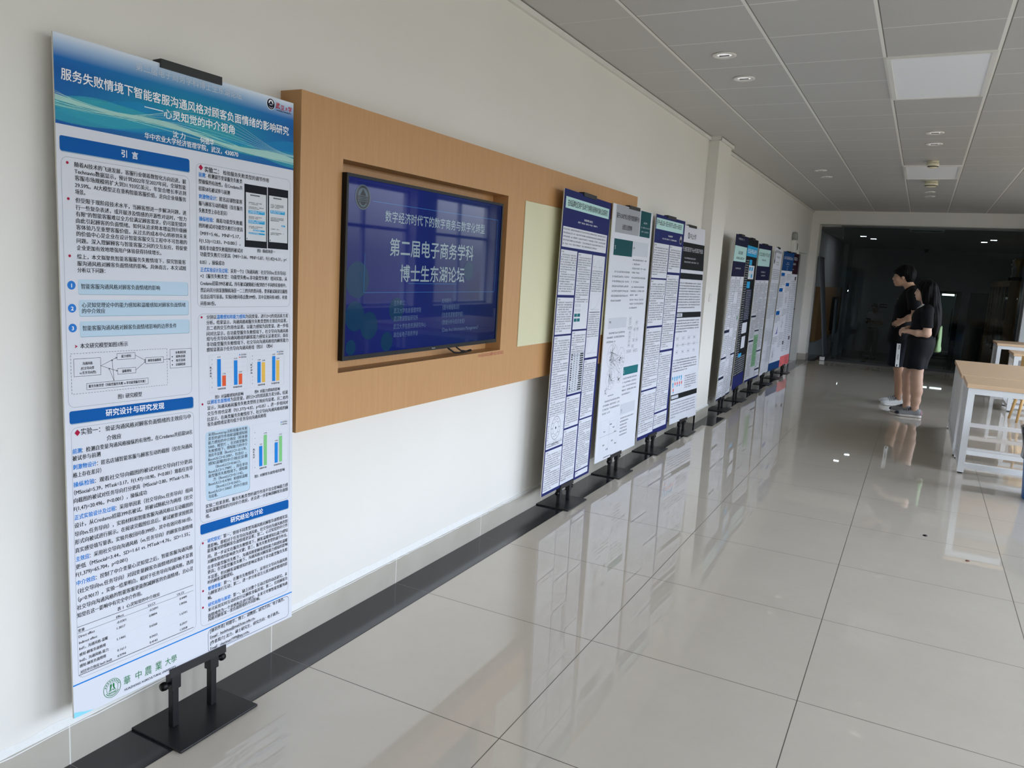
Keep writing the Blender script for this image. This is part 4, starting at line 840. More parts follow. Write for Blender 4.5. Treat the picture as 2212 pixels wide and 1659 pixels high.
for i_, (u, v, r_) in enumerate(((70, 380, 70), (150, 560, 55), (40, 640, 30), (330, 500, 50), (60, 520, 58), (270, 630, 40), (900, 330, 45))): pt.disc(u, v, r_, BUB, 1 + .3 * i_, 32)
T2 = lambda y0, z0, y1, em, s, mt=LT, bo=.012: pt.text(sy(y0), sz(z0), sy(y1), em, s, mt, bo, 4)
T2(.485, 1.652, 1.288, 48, '数字经济时代下的数字商务与数字化转型'); T2(.523, 1.522, 1.19, 76, '第二届电子商务学科', LT, .016); T2(.6, 1.418, 1.117, 76, '博士生东湖论坛', LT, .016)
for y0, z0, y1, s in ((.563, 1.316, .655, '主办单位：'), (.565, 1.283, .765, '武汉大学信息管理学院'), (.567, 1.25, .743, '武汉数据智能研究所'), (.566, 1.217, .809, '武汉大学信息资源研究中心'), (.568, 1.183, .748, '湖北省电子商务学会'), (.929, 1.32, 1.021, '支持期刊：'), (.935, 1.289, 1.085, '《图书情报知识》'), (.934, 1.255, 1.122, '《信息资源管理学报》'), (.937, 1.221, 1.141, '《数据分析与知识发现》'), (.94, 1.187, 1.273, '《Data And Information Management》')): T2(y0, z0, y1, 24, s, LT2, .0)
for a in ((.40, 1.72, 1.42, 1.724), (1.42, 1.724, 1.42, 1.374), (.363, 1.368, 1.42, 1.368), (.363, 1.368, .363, 1.52), (.66, 1.405, 1.05, 1.405)): pt.seg(sy(a[0]), sz(a[1]), sy(a[2]), sz(a[3]), 1.6, LL, 3)
u, v = sy(.341), sz(1.729); pt.ring(u, v, 42, 47, LG, 3, 36); pt.disc(u, v, 42, LGD, 2, 30); pt.disc(u, v - 6, 29, LG, 3, 28); pt.poly([(u - 20, v - 6), (u, v - 30), (u + 20, v - 6)], LGD, 4); pt.rect(u - 34, v - 4, u + 34, v + 22, LGD, 4)
for q in (4, 10, 17): pt.rect(u - 30, v + q - 3, u + 30, v + q - 1, LG, 5)
pt.ring(u, v + 12, 18, 26, LG, 5, 16, 25, 155)
scr.build('screen', tv, M=SM @ Matrix.Translation((0, .017, -.0035)))
lg = MB(); lp = Print(lg, .06, .012, 60, 12); lp.text(6, 9, 54, 8, 'Hisense', mat('badge_silver', '#c8ccd0', .3, metal=.6, noise=.02), .02, 2); lg.build('badge', tv, M=SM @ Matrix.Translation((.02, .003, 0.0002)))
tag(tv, 'flat television glowing blue with white conference title, set in the oak panel', 'television')
m = MB(); pts = [(.06, 1.05, 1.12), (.085, 1.06, 1.098), (.09, 1.10, 1.078), (.085, 1.15, 1.072), (.088, 1.21, 1.073), (.09, 1.26, 1.078)]
m.tube(pts, .0045, BLACKPLASTIC, 8); m.tube([(.06, 1.13, 1.12), (.08, 1.14, 1.098), (.085, 1.17, 1.082), (.088, 1.215, 1.076), (.09, 1.255, 1.08)], .004, BLACKPLASTIC, 8)
c = m.build('cable', smooth=True); tag(c, 'looped black cable hanging below the television onto the oak ledge', 'cable')

# ------------------------------------------------------------------ wall fittings
sw = empty('light_switch', (PIL[2], 6.09, 1.293))
m = MB(); m.box((0, -.043, -.043), (.009, .043, .043), WHITEPLASTIC); m.build('plate', sw, bevel=.003)
m = MB(); m.box((.009, -.03, -.03), (.0125, .03, .03), WHITEPLASTIC); m.build('rocker', sw, bevel=.002)
tag(sw, 'square white light switch on the wall pillar', 'switch')
el = empty('emergency_light', (0, 11.95, 1.98))
m = MB(); m.box((0, -.15, 0), (.075, .15, .2), WHITEPLASTIC); m.build('battery_box', el, bevel=.008)
m = MB(); m.box((.075, .06, .05), (.078, .11, .16), BLACKPLASTIC); m.build('indicator_strip', el)
for k in (-1, 1):
    M = Matrix.Translation((.03, k * .075, .275)) @ Matrix.Rotation(math.radians(80), 4, 'Y')
    m = MB(); m.lathe([(.02, -.06), (.045, -.05), (.062, .0), (.066, .03), (.06, .035), (.0, .028)], mat('grey_lamp_head', '#9a9c98', .35, noise=.05), 20, M); m.tube([(.03, k * .075, .2), (.03, k * .075, .24)], .014, WHITEPLASTIC); m.build('lamp_head', el, smooth=True)
m = MB(); m.tube([(.01, -.09, 0), (.008, -.1, -.06), (.006, -.085, -.11), (.006, -.06, -.135)], .006, WHITEPLASTIC); m.build('cord', el, smooth=True)
tag(el, 'twin-head emergency light on the left wall above the last posters', 'emergency light')

# ------------------------------------------------------------------ ceiling fittings
PANEL = mat('unlit_diffuser', '#f0f2f6', .5, noise=.01)
def panel_light(x0, x1, y0, y1, z, lab, mt=PANEL):
    t = empty('ceiling_light', ((x0 + x1) / 2, (y0 + y1) / 2, z)); a, b_ = (x1 - x0) / 2, (y1 - y0) / 2; f_ = .028
    m = MB()
    for p0, p1 in (((-a, -b_, -.012), (-a + f_, b_, 0)), ((a - f_, -b_, -.012), (a, b_, 0)), ((-a + f_, -b_, -.012), (a - f_, -b_ + f_ * .5, 0)), ((-a + f_, b_ - f_ * .5, -.012), (a - f_, b_, 0))): m.box(p0, p1, WHITEPLASTIC)
    m.build('frame', t)
    m = MB(); m.box((-a + f_, -b_ + f_ * .5, -.006), (a - f_, b_ - f_ * .5, -.001), mt); m.build('diffuser', t)
    tag(t, lab, 'ceiling light', 'flat ceiling light panels')
panel_light(1.662, 2.24, 3.335, 4.505, CEIL, 'large flat ceiling light panel nearest the viewer')
panel_light(1.662, 2.24, 8.06, 9.235, CEIL, 'flat ceiling light panel between the two smoke detectors')
panel_light(1.66, 2.24, 14.75, 15.4, 2.6, 'dim ceiling panel in the dark lobby just behind the glass', mat('lobby_diffuser', '#9aa0a6', .5, noise=.01))
DLW = mat('downlight_lamp', '#f4f3ee', .2, emit='#ffffff', es=.35, noise=.01)
def downlight(x, y, lab):
    t = empty('downlight', (x, y, CEIL))
    m = MB(); m.lathe([(.072, 0), (.074, -.006), (.066, -.01), (.05, -.007), (.046, -.0015)], WHITEPLASTIC, 28); m.build('trim_ring', t, smooth=True)
    m = MB(); m.lathe([(.046, -.0015), (.036, -.0035), (.0, -.0045)], DLW, 24); m.build('lamp', t, smooth=True)
    m = MB(); m.tube([(-.03, 0, -.006), (.03, 0, -.006)], .005, GREYDOOR, 6); m.build('louvre', t)
    tag(t, lab, 'downlight', 'round recessed downlights in pairs')
for x, y, lab in ((.772, 3.02, 'left-row round downlight nearest the viewer'), (.772, 3.63, 'left-row round downlight, just behind the nearest one'), (1.952, 5.965, 'middle-row downlight just behind the large light panel'), (1.951, 6.57, 'middle-row downlight just before the first smoke detector'),
                  (.75, 8.4, 'left-row far downlight, nearer of its pair'), (.75, 9.03, 'left-row far downlight, farther of its pair'), (1.94, 10.76, 'middle-row downlight just behind the rear smoke detector'), (1.944, 11.37, 'farthest middle-row downlight before the beam')): downlight(x, y, lab)
def detector(x, y, lab, k):
    t = empty('smoke_detector', (x, y, CEIL))
    m = MB(); m.lathe([(.056 * k, 0), (.056 * k, -.02), (.05 * k, -.024)], CREAMPLASTIC, 28); m.build('mounting_base', t, smooth=True)
    m = MB(); m.lathe([(.06 * k, -.02), (.062 * k, -.045), (.05 * k, -.066), (.03 * k, -.076), (.0, -.078)], CREAMPLASTIC, 28); m.build('sensor_head', t, smooth=True)
    m = MB()
    m.lathe([(.0515 * k, -.0655), (.0575 * k, -.0575), (.0565 * k, -.0565), (.050 * k, -.0645)], BLACKPLASTIC, 28); m.build('vent_slot', t); tag(t, lab, 'smoke detector', 'cream ceiling smoke detectors')
detector(1.958, 7.72, 'cream smoke detector in front of the rear ceiling panel', .95)
detector(1.952, 9.52, 'wider cream smoke detector behind the rear ceiling panel', 1.3)
LSP = mat('lobby_lit_lamp', '#ffffff', .4, emit='#f4fbff', es=22.0, noise=.01)
for i, (x, y) in enumerate(((.70, 17.5), (.86, 18.4), (3.20, 17.5), (3.08, 18.4))):
    t = empty('lobby_downlight', (x, y, 2.6)); m = MB(); m.box((-.085, -.085, -.008), (.085, .085, 0), ALU); m.build('frame', t); m = MB(); m.box((-.055, -.055, -.011), (.055, .055, -.008), LSP); m.build('lamp', t)
    tag(t, ('left nearer', 'left farther', 'right nearer', 'right farther')[i] + ' of the four lit square lamps in the dark lobby ceiling', 'downlight', 'lit square lamps in the lobby')

# ------------------------------------------------------------------ tables, stools, bin
def table(x0, x1, y0, y1, lab, panel=True, h=.755):
    t = empty('work_table', (x0, (y0 + y1) / 2, 0)); L = x1 - x0; d = (y1 - y0) / 2; s = .05
    m = MB(); m.box((0, -d, h - .034), (L, d, h), TABLEW); m.build('table_top', t, bevel=.002)
    for y in (-d + .01, d - .06):
        for x in (.012, L - .062):
            m = MB(); m.box((x, y, .012), (x + s, y + s, h - .034), WHITEMETAL); m.lathe([(.02, 0), (.02, .012)], BLACKPLASTIC, 12, None, (x + s / 2, y + s / 2, 0)); m.build('leg', t)
        for z in (.05, h - .084):
            m = MB(); m.box((.062, y, z), (L - .062, y + s, z + s * (.8 if z < .3 else 1)), WHITEMETAL); m.build('rail', t)
    for x in (.012, L - .062):
        for z in (.05, h - .084):
            m = MB(); m.box((x, -d + .06, z), (x + s, d - .06, z + s * (.8 if z < .3 else 1)), WHITEMETAL); m.build('side_rail', t)
    if panel:
        m = MB(); m.box((.03, -d + .06, .09), (.044, d - .06, h - .084), WHITEMETAL); m.build('end_panel', t)
    tag(t, lab, 'table', 'beech tables with white steel frames'); return t
table(2.435, 4.0, 5.36, 6.07, 'nearest beech-topped white steel table at the right edge')
table(2.42, 4.0, 6.115, 7.78, 'large beech table pushed against the back of the nearest one')
table(3.135, 4.7, 9.80, 10.47, 'middle beech table beyond the joined near block', False)
table(3.10, 4.7, 11.87, 12.72, 'farthest beech table before the dark wooden cabinet', True)
def stool(x, y, rz, lab):
    t = empty('wooden_chair', (x, y, 0)); t.rotation_euler = (0, 0, rz)
    m = MB(); m.lathe([(.0, .428), (.17, .428), (.195, .44), (.2, .455), (.185, .462), (.0, .455)], CHAIRW, 28); m.build('seat', t, smooth=True)
    for a in (45, 135, 225, 315):
        a = math.radians(a); c, s = math.cos(a), math.sin(a)
        m = MB(); m.tube([(.13 * c, .13 * s, .43), (.215 * c, .215 * s, 0)], [.021, .014], CHAIRW, 12); m.build('leg', t, smooth=True)
    for k in (-1, 1):
        m = MB(); m.tube([(-.13, k * .12, .43), (-.19, k * .15, .74)], [.015, .012], CHAIRW, 10); m.build('back_post', t, smooth=True)
    m = MB(); n = 14; v = []; f = []
    for i in range(n + 1):
        a = math.radians(125 + 110 * i / n); 
        for r_, z in ((.225, .66), (.225, .79), (.205, .79), (.205, .66)): v.append((r_ * math.cos(a) * .95 - .01, r_ * math.sin(a) * 1.05, z))
    for i in range(n):
        for k in range(4): f.append((i * 4 + k, i * 4 + (k + 1) % 4, (i + 1) * 4 + (k + 1) % 4, (i + 1) * 4 + k))
    f += [(3, 2, 1, 0), (n * 4, n * 4 + 1, n * 4 + 2, n * 4 + 3)]
    m.add(v, f, CHAIRW); m.build('backrest', t, smooth=False)
    tag(t, lab, 'chair', 'bent beech chairs at the tables')
stool(3.30, 9.05, math.radians(100), 'pale wooden chair standing in front of the middle table')
stool(3.62, 11.2, math.radians(-80), 'pale wooden chair with curved back behind the middle table')
bn = empty('waste_bin', (3.005, 4.80, 0))
m = MB(); m.lathe([(.15, 0), (.155, .01), (.185, .40), (.188, .45), (.18, .45), (.15, .02), (.0, .02)], mat('blue_plastic', '#1667b0', .35, noise=.03), 36); m.build('bucket', bn, smooth=True)
rb = random.Random(3); m = MB(); n = 40; v = []; f = []
pf = [(.182, .47), (.196, .52), (.206, .548), (.218, .543), (.213, .50), (.203, .42), (.197, .36), (.194, .315)]
for r_, z in pf:
    for i in range(n):
        a = 2 * math.pi * i / n; w_ = .006 * math.sin(5 * a + z * 20) + rb.uniform(-.002, .002); v.append(((r_ + w_) * math.cos(a), (r_ + w_) * math.sin(a), z + .012 * math.sin(3 * a + 1) * (1 if z < .5 else .6)))
for j in range(len(pf) - 1):
    for i in range(n): k = (i + 1) % n; f.append((j * n + i, j * n + k, (j + 1) * n + k, (j + 1) * n + i))
m.add(v, f, mat('black_bin_bag', '#0c0c0f', .22, noise=.1, bump=.3, bscale=30)); m.build('bin_bag', bn, smooth=True)
tag(bn, 'blue waste bin lined with a black bag, beside the nearest table', 'bin')

# small litter on the tiles
def crumb(x, y, r, c, lab):
    m = MB(); m.lathe([(r, 0), (r * .8, r * .35), (.0, r * .45)], c, 9); o = m.build('litter_scrap'); o.location = (x, y, 0); tag(o, lab, 'litter')
crumb(2.213, 3.285, .014, BLACKPLASTIC, 'small dark scrap lying on the pale floor tiles'); crumb(2.425, 2.93, .012, mat('brown_scrap', '#7a4f3a', .6, noise=.1), 'tiny brown scrap on the floor, right of the dark one')

# ------------------------------------------------------------------ roll-up banner standing at the end of the wall
rb_ = empty('roll_up_banner', (.44, 14.4, 0))
GREYCLOTH = mat('banner_back_cloth', '#5d6168', .75, noise=.05, nscale=8)
m = MB(); m.box((-.055, 0, .0), (.045, .84, .085), ALU, Matrix.Shear('XZ', 4, (0, 0)) if False else None); m.build('cassette', rb_, bevel=.012)
m = MB(); m.box((-.05, -.014, .004), (.04, -.001, .074), WHITEPLASTIC); m.build('end_cap', rb_, bevel=.01)
m = MB(); m.add([(.0, .02, .085), (.0, .82, .085), (-.26, .82, 2.0), (-.26, .02, 2.0), (-.006, .02, .085), (-.006, .82, .085), (-.266, .82, 2.0), (-.266, .02, 2.0)], [(0, 1, 2, 3), (7, 6, 5, 4), (0, 3, 7, 4), (1, 5, 6, 2), (3, 2, 6, 7), (0, 4, 5, 1)], GREYCLOTH); m.build('banner_cloth', rb_)
m = MB(); m.tube([(-.03, .42, .085), (-.28, .42, 1.99)], .008, ALU, 8); m.build('pole', rb_)
m = MB(); m.box((-.285, .015, 1.985), (-.25, .825, 2.015), ALU); m.build('top_bar', rb_)
tag(rb_, 'grey roll-up banner seen edge-on with a white base end, at the glass', 'banner')

# ------------------------------------------------------------------ lobby furniture
lp = empty('lobby_wood_panel', (0, 18.5, .24))
m = MB()
for a, b_ in (((0, -2.55, 0), (.09, .2, 1.18)), ((0, 2.4, 0), (.09, 2.7, 1.18)), ((0, .2, .94), (.09, 2.4, 1.18)), ((0, .2, 0), (.09, 2.4, .1)), ((0, .2, .1), (.004, 2.4, .94))): m.box(a, b_, OAKD)
m.build('veneer_box', lp); m = MB(); m.box((.004, .2, .1), (.008, 2.4, .94), BLK); m.build('dark_back', lp)
tag(lp, 'brown wooden wall panel with dark niche on the lobby wall behind the banner', 'wall panel')
for y, c, w, lab in ((19.05, '#8a9097', .34, 'white cloth hanging in the lobby niche'), (19.5, '#1f3550', .3, 'dark blue cloth hanging right of the white one in the lobby')):
    m = MB(); v = []; f = []; n = 14
    for i in range(n + 1):
        q = y + w * i / n; x = .125 + .02 * math.sin(i * 1.7); v += [(x, q, 1.12), (x + .03, y + w * .5 + (q - y - w * .5) * 1.5, .08 if c[1] == '8' else .25), (x + .004, q, 1.12), (x + .034, y + w * .5 + (q - y - w * .5) * 1.5, .08 if c[1] == '8' else .25)]
    for i in range(n): k = i * 4; f += [(k, k + 1, k + 5, k + 4), (k + 2, k + 6, k + 7, k + 3)]
    m.add(v, f, mat('hung_cloth_' + c[1], c, .8, noise=.06)); o = m.build('hanging_cloth', smooth=True); tag(o, lab, 'cloth')
cb = empty('trophy_cabinet', (3.5, 15.97, 0)); CH = 1.76
m = MB()
for a, b_ in (((0, 0, LZ), (.85, .03, CH)), ((0, 5.0, LZ), (.85, 5.03, CH)), ((0, 0, CH - .03), (.85, 5.03, CH)), ((.8, 0, LZ), (.85, 5.03, CH)), ((0, .03, LZ), (.8, 5.0, .27)), ((.03, .03, .95), (.8, 5, .97))): m.box(a, b_, CABW)
m.build('carcass', cb)
CG = mat('cabinet_glass', '#8a8f86', .05, spec=.8); CG.node_tree.nodes['Principled BSDF'].inputs['Alpha'].default_value = .35
for k in range(6):
    d_ = None; m = MB(); y = .03 + .83 * k
    for a, b_ in (((-.02, y, .29), (0, y + .06, CH - .03)), ((-.02, y + .76, .29), (0, y + .82, CH - .03)), ((-.02, y + .06, .29), (0, y + .76, .36)), ((-.02, y + .06, CH - .12), (0, y + .76, CH - .03))): m.box(a, b_, CABW)
    d_ = m.build('door', cb); m = MB(); m.box((-.014, y + .06, .36), (-.008, y + .76, CH - .12), CG); m.build('door_glass', d_)
    m = MB(); m.tube([(-.02, y + .72, .30), (-.05, y + .72, .32), (-.05, y + .72, .42), (-.02, y + .72, .44)], .012, BLACKPLASTIC, 8); m.build('handle', d_)
m = MB(); m.box((.28, -.004, 1.18), (.42, 0, 1.20), WHITEPLASTIC); m.build('name_strip', cb)
tag(cb, 'long brown trophy cabinet with glass doors in the dark lobby', 'cabinet')
GOLD = mat('trophy_gold', '#c7a25c', .3, metal=.75, noise=.05); SILV = mat('trophy_silver', '#c2c6c8', .28, metal=.7, noise=.05)
def trophy(x, y, h, mt, lab, kind=0):
    t = empty('trophy', (x, y, CH)); m = MB(); m.box((-.07, -.07, 0), (.07, .07, .07), BLACKPLASTIC); m.build('plinth', t, bevel=.004)
    m = MB()
    if kind: m.lathe([(.045, .07), (.02, .09), (.012, .16), (.02, h * .45), (.05, h * .62), (.085, h * .85), (.09, h), (.082, h), (.03, h * .62), (.0, h * .55)], mt, 20)
    else: m.lathe([(.05, .07), (.03, .1), (.015, .14), (.022, h * .5), (.035, h * .7), (.018, h * .8), (.05, h * .86), (.055, h * .94), (.0, h)], mt, 20)
    m.build('cup', t, smooth=True)
    for k in (-1, 1):
        m = MB(); m.tube([(0, k * .03, h * .55), (0, k * .1, h * .7), (0, k * .11, h * .86), (0, k * .06, h * .9)], .008, mt, 8); m.build('handle', t, smooth=True)
    tag(t, lab, 'trophy', 'trophies on the lobby cabinet')
trophy(3.58, 17.0, .36, SILV, 'dark silver trophy, left end of the row on the cabinet', 0); trophy(3.6, 16.55, .4, SILV, 'slim silver trophy between the others on the cabinet', 1); trophy(3.6, 16.15, .42, GOLD, 'gold winged cup trophy third along the cabinet top', 1); trophy(3.74, 16.2, .46, GOLD, 'tallest gold trophy at the right end of the cabinet top', 0)
cm = empty('dome_camera', (1.97, 22.9, 2.6)); m = MB(); m.lathe([(.07, 0), (.07, -.04)], BLACKPLASTIC, 20); m.build('camera_base', cm); m = MB(); m.lathe([(.06, -.04), (.055, -.07), (.03, -.095), (.0, -.1)], BLACKPLASTIC, 20); m.build('camera_dome', cm, smooth=True); tag(cm, 'small black dome camera on the lobby ceiling', 'camera')
m = MB(); m.box((0.93, 23.74, .88), (1.15, 23.8, 1.0), BLACKPLASTIC); m.box((.95, 23.738, .925), (1.13, 23.74, .955), GREYL); o = m.build('wall_box'); tag(o, 'small black wall box on the lobby back wall above the figure', 'wall box')
kp = empty('card_reader', (.12, 22.2, 1.25)); m = MB(); m.box((0, -.06, .0), (.03, .06, .28), BLACKPLASTIC); m.build('reader_body', kp); m = MB(); m.box((.03, -.03, .06), (.034, .03, .10), LSP); m.build('status_light', kp); tag(kp, 'black card reader with a tiny white light on the lobby pillar', 'card reader')
m = MB(); m.box((2.0, 24.3, LZ), (2.9, 24.7, -.36), BLK); m.box((1.98, 24.28, -.36), (2.92, 24.72, -.3), WHITEPLASTIC); o = m.build('low_bench'); tag(o, 'low white-topped bench inside the lit far doorway', 'bench')

# ------------------------------------------------------------------ people: bodies grown as one surface from blended limb volumes
V3 = lambda *a: np.array(a, float)
class Body:
    def __init__(s): s.p = []
    def cone(s, a, b, ra, rb, k=.02, op='u'): s.p.append(('c', np.array(a, float), np.array(b, float), ra, rb, k, op)); return s
    def chain(s, pts, rs, k=.02, op='u'):
        for i in range(len(pts) - 1): s.cone(pts[i], pts[i + 1], rs[i], rs[i + 1], k, op)
        return s
    def ell(s, c, r, k=.02, op='u', ry=0.0): s.p.append(('e', np.array(c, float), np.array(r, float), ry, 0, k, op)); return s
    def tubefr(s, z0, z1, c0, c1, a0, a1, k=.02, op='u'):
        """elliptic frustum from z0 up to z1: centres c (x,y), semi-axes a (x,y)"""
        s.p.append(('f', (z0, z1), (np.array(c0), np.array(c1)), np.array(a0), np.array(a1), k, op)); return s
    def half(s, n, d, k=.004): s.p.append(('h', np.array(n, float), d, 0, 0, k, 'i')); return s     # keep n.x < d
    def bounds(s):
        lo = np.full(3, 9.); hi = -lo
        for t, a, b, c, d, k, op in s.p:
            if op in 'si' or t == 'h': continue
            if t == 'c': r = max(c, d); l, h = np.minimum(a, b) - r, np.maximum(a, b) + r
            elif t == 'e': r = b.max(); l, h = a - (r if c else b), a + (r if c else b)
            else: m = np.maximum(c, d); l = np.array([min(b[0][0], b[1][0]) - m[0], min(b[0][1], b[1][1]) - m[1], a[0]]); h = np.array([max(b[0][0], b[1][0]) + m[0], max(b[0][1], b[1][1]) + m[1], a[1]])
            lo = np.minimum(lo, l); hi = np.maximum(hi, h)
        return lo - .04, hi + .04
    def field(s, vox, disp=None):
        lo, hi = s.bounds(); n = np.ceil((hi - lo) / vox).astype(int) + 1
        F = np.full(n, .2, np.float32); ax = [lo[i] + vox * np.arange(n[i]) for i in range(3)]
        for t, a, b, c, d, k, op in s.p:
            if t == 'h' or op in 'i':
                sl = (slice(0, n[0]), slice(0, n[1]), slice(0, n[2]))
            else:
                if t == 'c': r = max(c, d); l, h = np.minimum(a, b) - r, np.maximum(a, b) + r
                elif t == 'e': r = b.max(); l, h = a - r, a + r
                else: m = np.maximum(c, d).max(); l = np.array([min(b[0][0], b[1][0]) - m, min(b[0][1], b[1][1]) - m, a[0]]); h = np.array([max(b[0][0], b[1][0]) + m, max(b[0][1], b[1][1]) + m, a[1]])
                i0 = np.maximum(0, np.floor((l - k - .03 - lo) / vox).astype(int)); i1 = np.minimum(n, np.ceil((h + k + .03 - lo) / vox).astype(int) + 1)
                if (i1 <= i0).any(): continue
                sl = tuple(slice(i0[i], i1[i]) for i in range(3))
            X, Y, Z = np.meshgrid(*(ax[i][sl[i]] for i in range(3)), indexing='ij')
            if t == 'c':
                ab = b - a; L2 = ab @ ab + 1e-12; tt = np.clip(((X - a[0]) * ab[0] + (Y - a[1]) * ab[1] + (Z - a[2]) * ab[2]) / L2, 0, 1)
                D = np.sqrt((X - a[0] - tt * ab[0]) ** 2 + (Y - a[1] - tt * ab[1]) ** 2 + (Z - a[2] - tt * ab[2]) ** 2) - (c + (d - c) * tt)
            elif t == 'e':
                x, y, z = X - a[0], Y - a[1], Z - a[2]
                if c: cs, sn = math.cos(c), math.sin(c); x, z = x * cs - z * sn, x * sn + z * cs
                q = np.sqrt((x / b[0]) ** 2 + (y / b[1]) ** 2 + (z / b[2]) ** 2); q2 = np.sqrt((x / b[0] ** 2) ** 2 + (y / b[1] ** 2) ** 2 + (z / b[2] ** 2) ** 2) + 1e-9
                D = q * (q - 1) / q2
            elif t == 'f':
                w = np.clip((Z - a[0]) / (a[1] - a[0]), 0, 1); cx = b[0][0] + (b[1][0] - b[0][0]) * w; cy = b[0][1] + (b[1][1] - b[0][1]) * w
                rx = c[0] + (d[0] - c[0]) * w; ry = c[1] + (d[1] - c[1]) * w
                D = (np.sqrt(((X - cx) / rx) ** 2 + ((Y - cy) / ry) ** 2) - 1) * np.minimum(rx, ry); D = np.maximum(D, np.maximum(a[0] - Z, Z - a[1]))
            else: D = a[0] * X + a[1] * Y + a[2] * Z - b
            A = F[sl]
            if op == 'u': h_ = np.maximum(k - np.abs(A - D), 0) / max(k, 1e-6); F[sl] = np.minimum(A, D) - h_ * h_ * k * .25
            else:
                D = -D if op == 's' else D
                h_ = np.maximum(k - np.abs(A - D), 0) / max(k, 1e-6); F[sl] = np.maximum(A, D) + h_ * h_ * k * .25
        if disp is not None:
            X, Y, Z = np.meshgrid(*ax, indexing='ij'); F = F + disp(X, Y, Z).astype(np.float32)
        return F, lo, vox
    def mesh(s, name, mt, vox=.007, parent=None, disp=None, smooth=2):
        F, lo, vx = s.field(vox, disp); S_ = F < 0; n = np.array(F.shape)
        cs = [F[i:n[0] - 1 + i, j:n[1] - 1 + j, k:n[2] - 1 + k] for i in (0, 1) for j in (0, 1) for k in (0, 1)]
        sg = np.stack([c < 0 for c in cs]); act = sg.any(0) & ~sg.all(0); idx = np.full(act.shape, -1, np.int64); idx[act] = np.arange(act.sum())
        P = np.argwhere(act); vals = np.stack([c[act] for c in cs], 1); offs = np.array([(i, j, k) for i in (0, 1) for j in (0, 1) for k in (0, 1)], float)
        acc = np.zeros((len(P), 3)); cnt = np.zeros(len(P))
        for a in range(8):
            for b in range(a + 1, 8):
                if abs(offs[a] - offs[b]).sum() != 1: continue
                va, vb = vals[:, a], vals[:, b]; cr_ = (va < 0) != (vb < 0); t = np.where(cr_, va / np.where(cr_, va - vb, 1), 0)
                acc += cr_[:, None] * (offs[a] + t[:, None] * (offs[b] - offs[a])); cnt += cr_
        V = lo + vx * (P + acc / cnt[:, None]); Q = []
        for ax in range(3):
            o1, o2 = [q for q in range(3) if q != ax]
            s0 = [slice(1, n[q] - 1) for q in range(3)]; s0[ax] = slice(0, n[ax] - 1); s1 = list(s0); s1[ax] = slice(1, n[ax])
            A, B = S_[tuple(s0)], S_[tuple(s1)]; E = np.argwhere(A != B); inside = A[A != B]
            base = E + np.array([0 if q == ax else 1 for q in range(3)])
            def cid(d1, d2): q = base.copy(); q[:, o1] -= d1; q[:, o2] -= d2; return idx[q[:, 0], q[:, 1], q[:, 2]]
            q = np.stack([cid(1, 1), cid(0, 1), cid(0, 0), cid(1, 0)], 1); flip = inside if ax != 1 else ~inside
            q[~flip] = q[~flip][:, ::-1]; Q.append(q)
        Q = np.concatenate(Q); Q = Q[(Q >= 0).all(1)]
        for _ in range(smooth):
            acc = np.zeros_like(V); c_ = np.zeros(len(V))
            for k in range(4):
                for d in (1, 3): np.add.at(acc, Q[:, k], V[Q[:, (k + d) % 4]]); np.add.at(c_, Q[:, k], 1)
            V = .5 * V + .5 * acc / np.maximum(c_, 1)[:, None]
        me = bpy.data.meshes.new(name); me.from_pydata(V.tolist(), [], Q.tolist()); me.materials.append(mt)
        me.polygons.foreach_set('use_smooth', [True] * len(me.polygons)); me.update()
        o = bpy.data.objects.new(name, me); COL.objects.link(o)
        if parent is not None: o.parent = parent
        return o
U = lambda v: v / np.linalg.norm(v)
def hand(B, w, d, n, side, curl, s=1.0, thumb=.5):
    """palm, four jointed fingers and a thumb: d forward, n towards the palm side, side = thumb side (+1/-1 along n x d)"""
    d = U(np.array(d, float)); n = np.array(n, float); n = U(n - d * (n @ d)); t = np.cross(n, d) * side; w = np.array(w, float)
    B.cone(w - d * .02 * s, w + d * .02 * s, .024 * s, .025 * s, .015)
    for i, (of, ml, fl, fr_) in enumerate(((.029, .086, .98, .0088), (.010, .088, 1.08, .0092), (-.010, .083, 1.0, .0088), (-.028, .074, .80, .0078))):
        m0 = w + t * of * .6 * s; kn = w + d * ml * s + t * of * s; B.cone(m0, kn, .0135 * s, .0115 * s, .012)
        a = 0; p_ = kn; dd = d
        for L, q in zip((.044, .027, .021), (curl * .9, curl * 1.15, curl * .7)):
            a += q; dd = d * math.cos(a) + n * math.sin(a); e_ = p_ + dd * L * fl * s; B.cone(p_, e_, fr_ * s, fr_ * .93 * s, .004); p_ = e_
    b0 = w + d * .022 * s + t * .022 * s + n * .006 * s; d1 = U(d * .62 + t * .55 + n * thumb); k1 = b0 + d1 * .044 * s; d2 = U(d * .8 + t * .1 + n * (thumb + .15)); k2 = k1 + d2 * .033 * s; k3 = k2 + U(d * .85 - t * .1 + n * thumb) * .026 * s
    B.chain([b0, k1, k2, k3], [.0145 * s, .0115 * s, .0105 * s, .009 * s], .008)
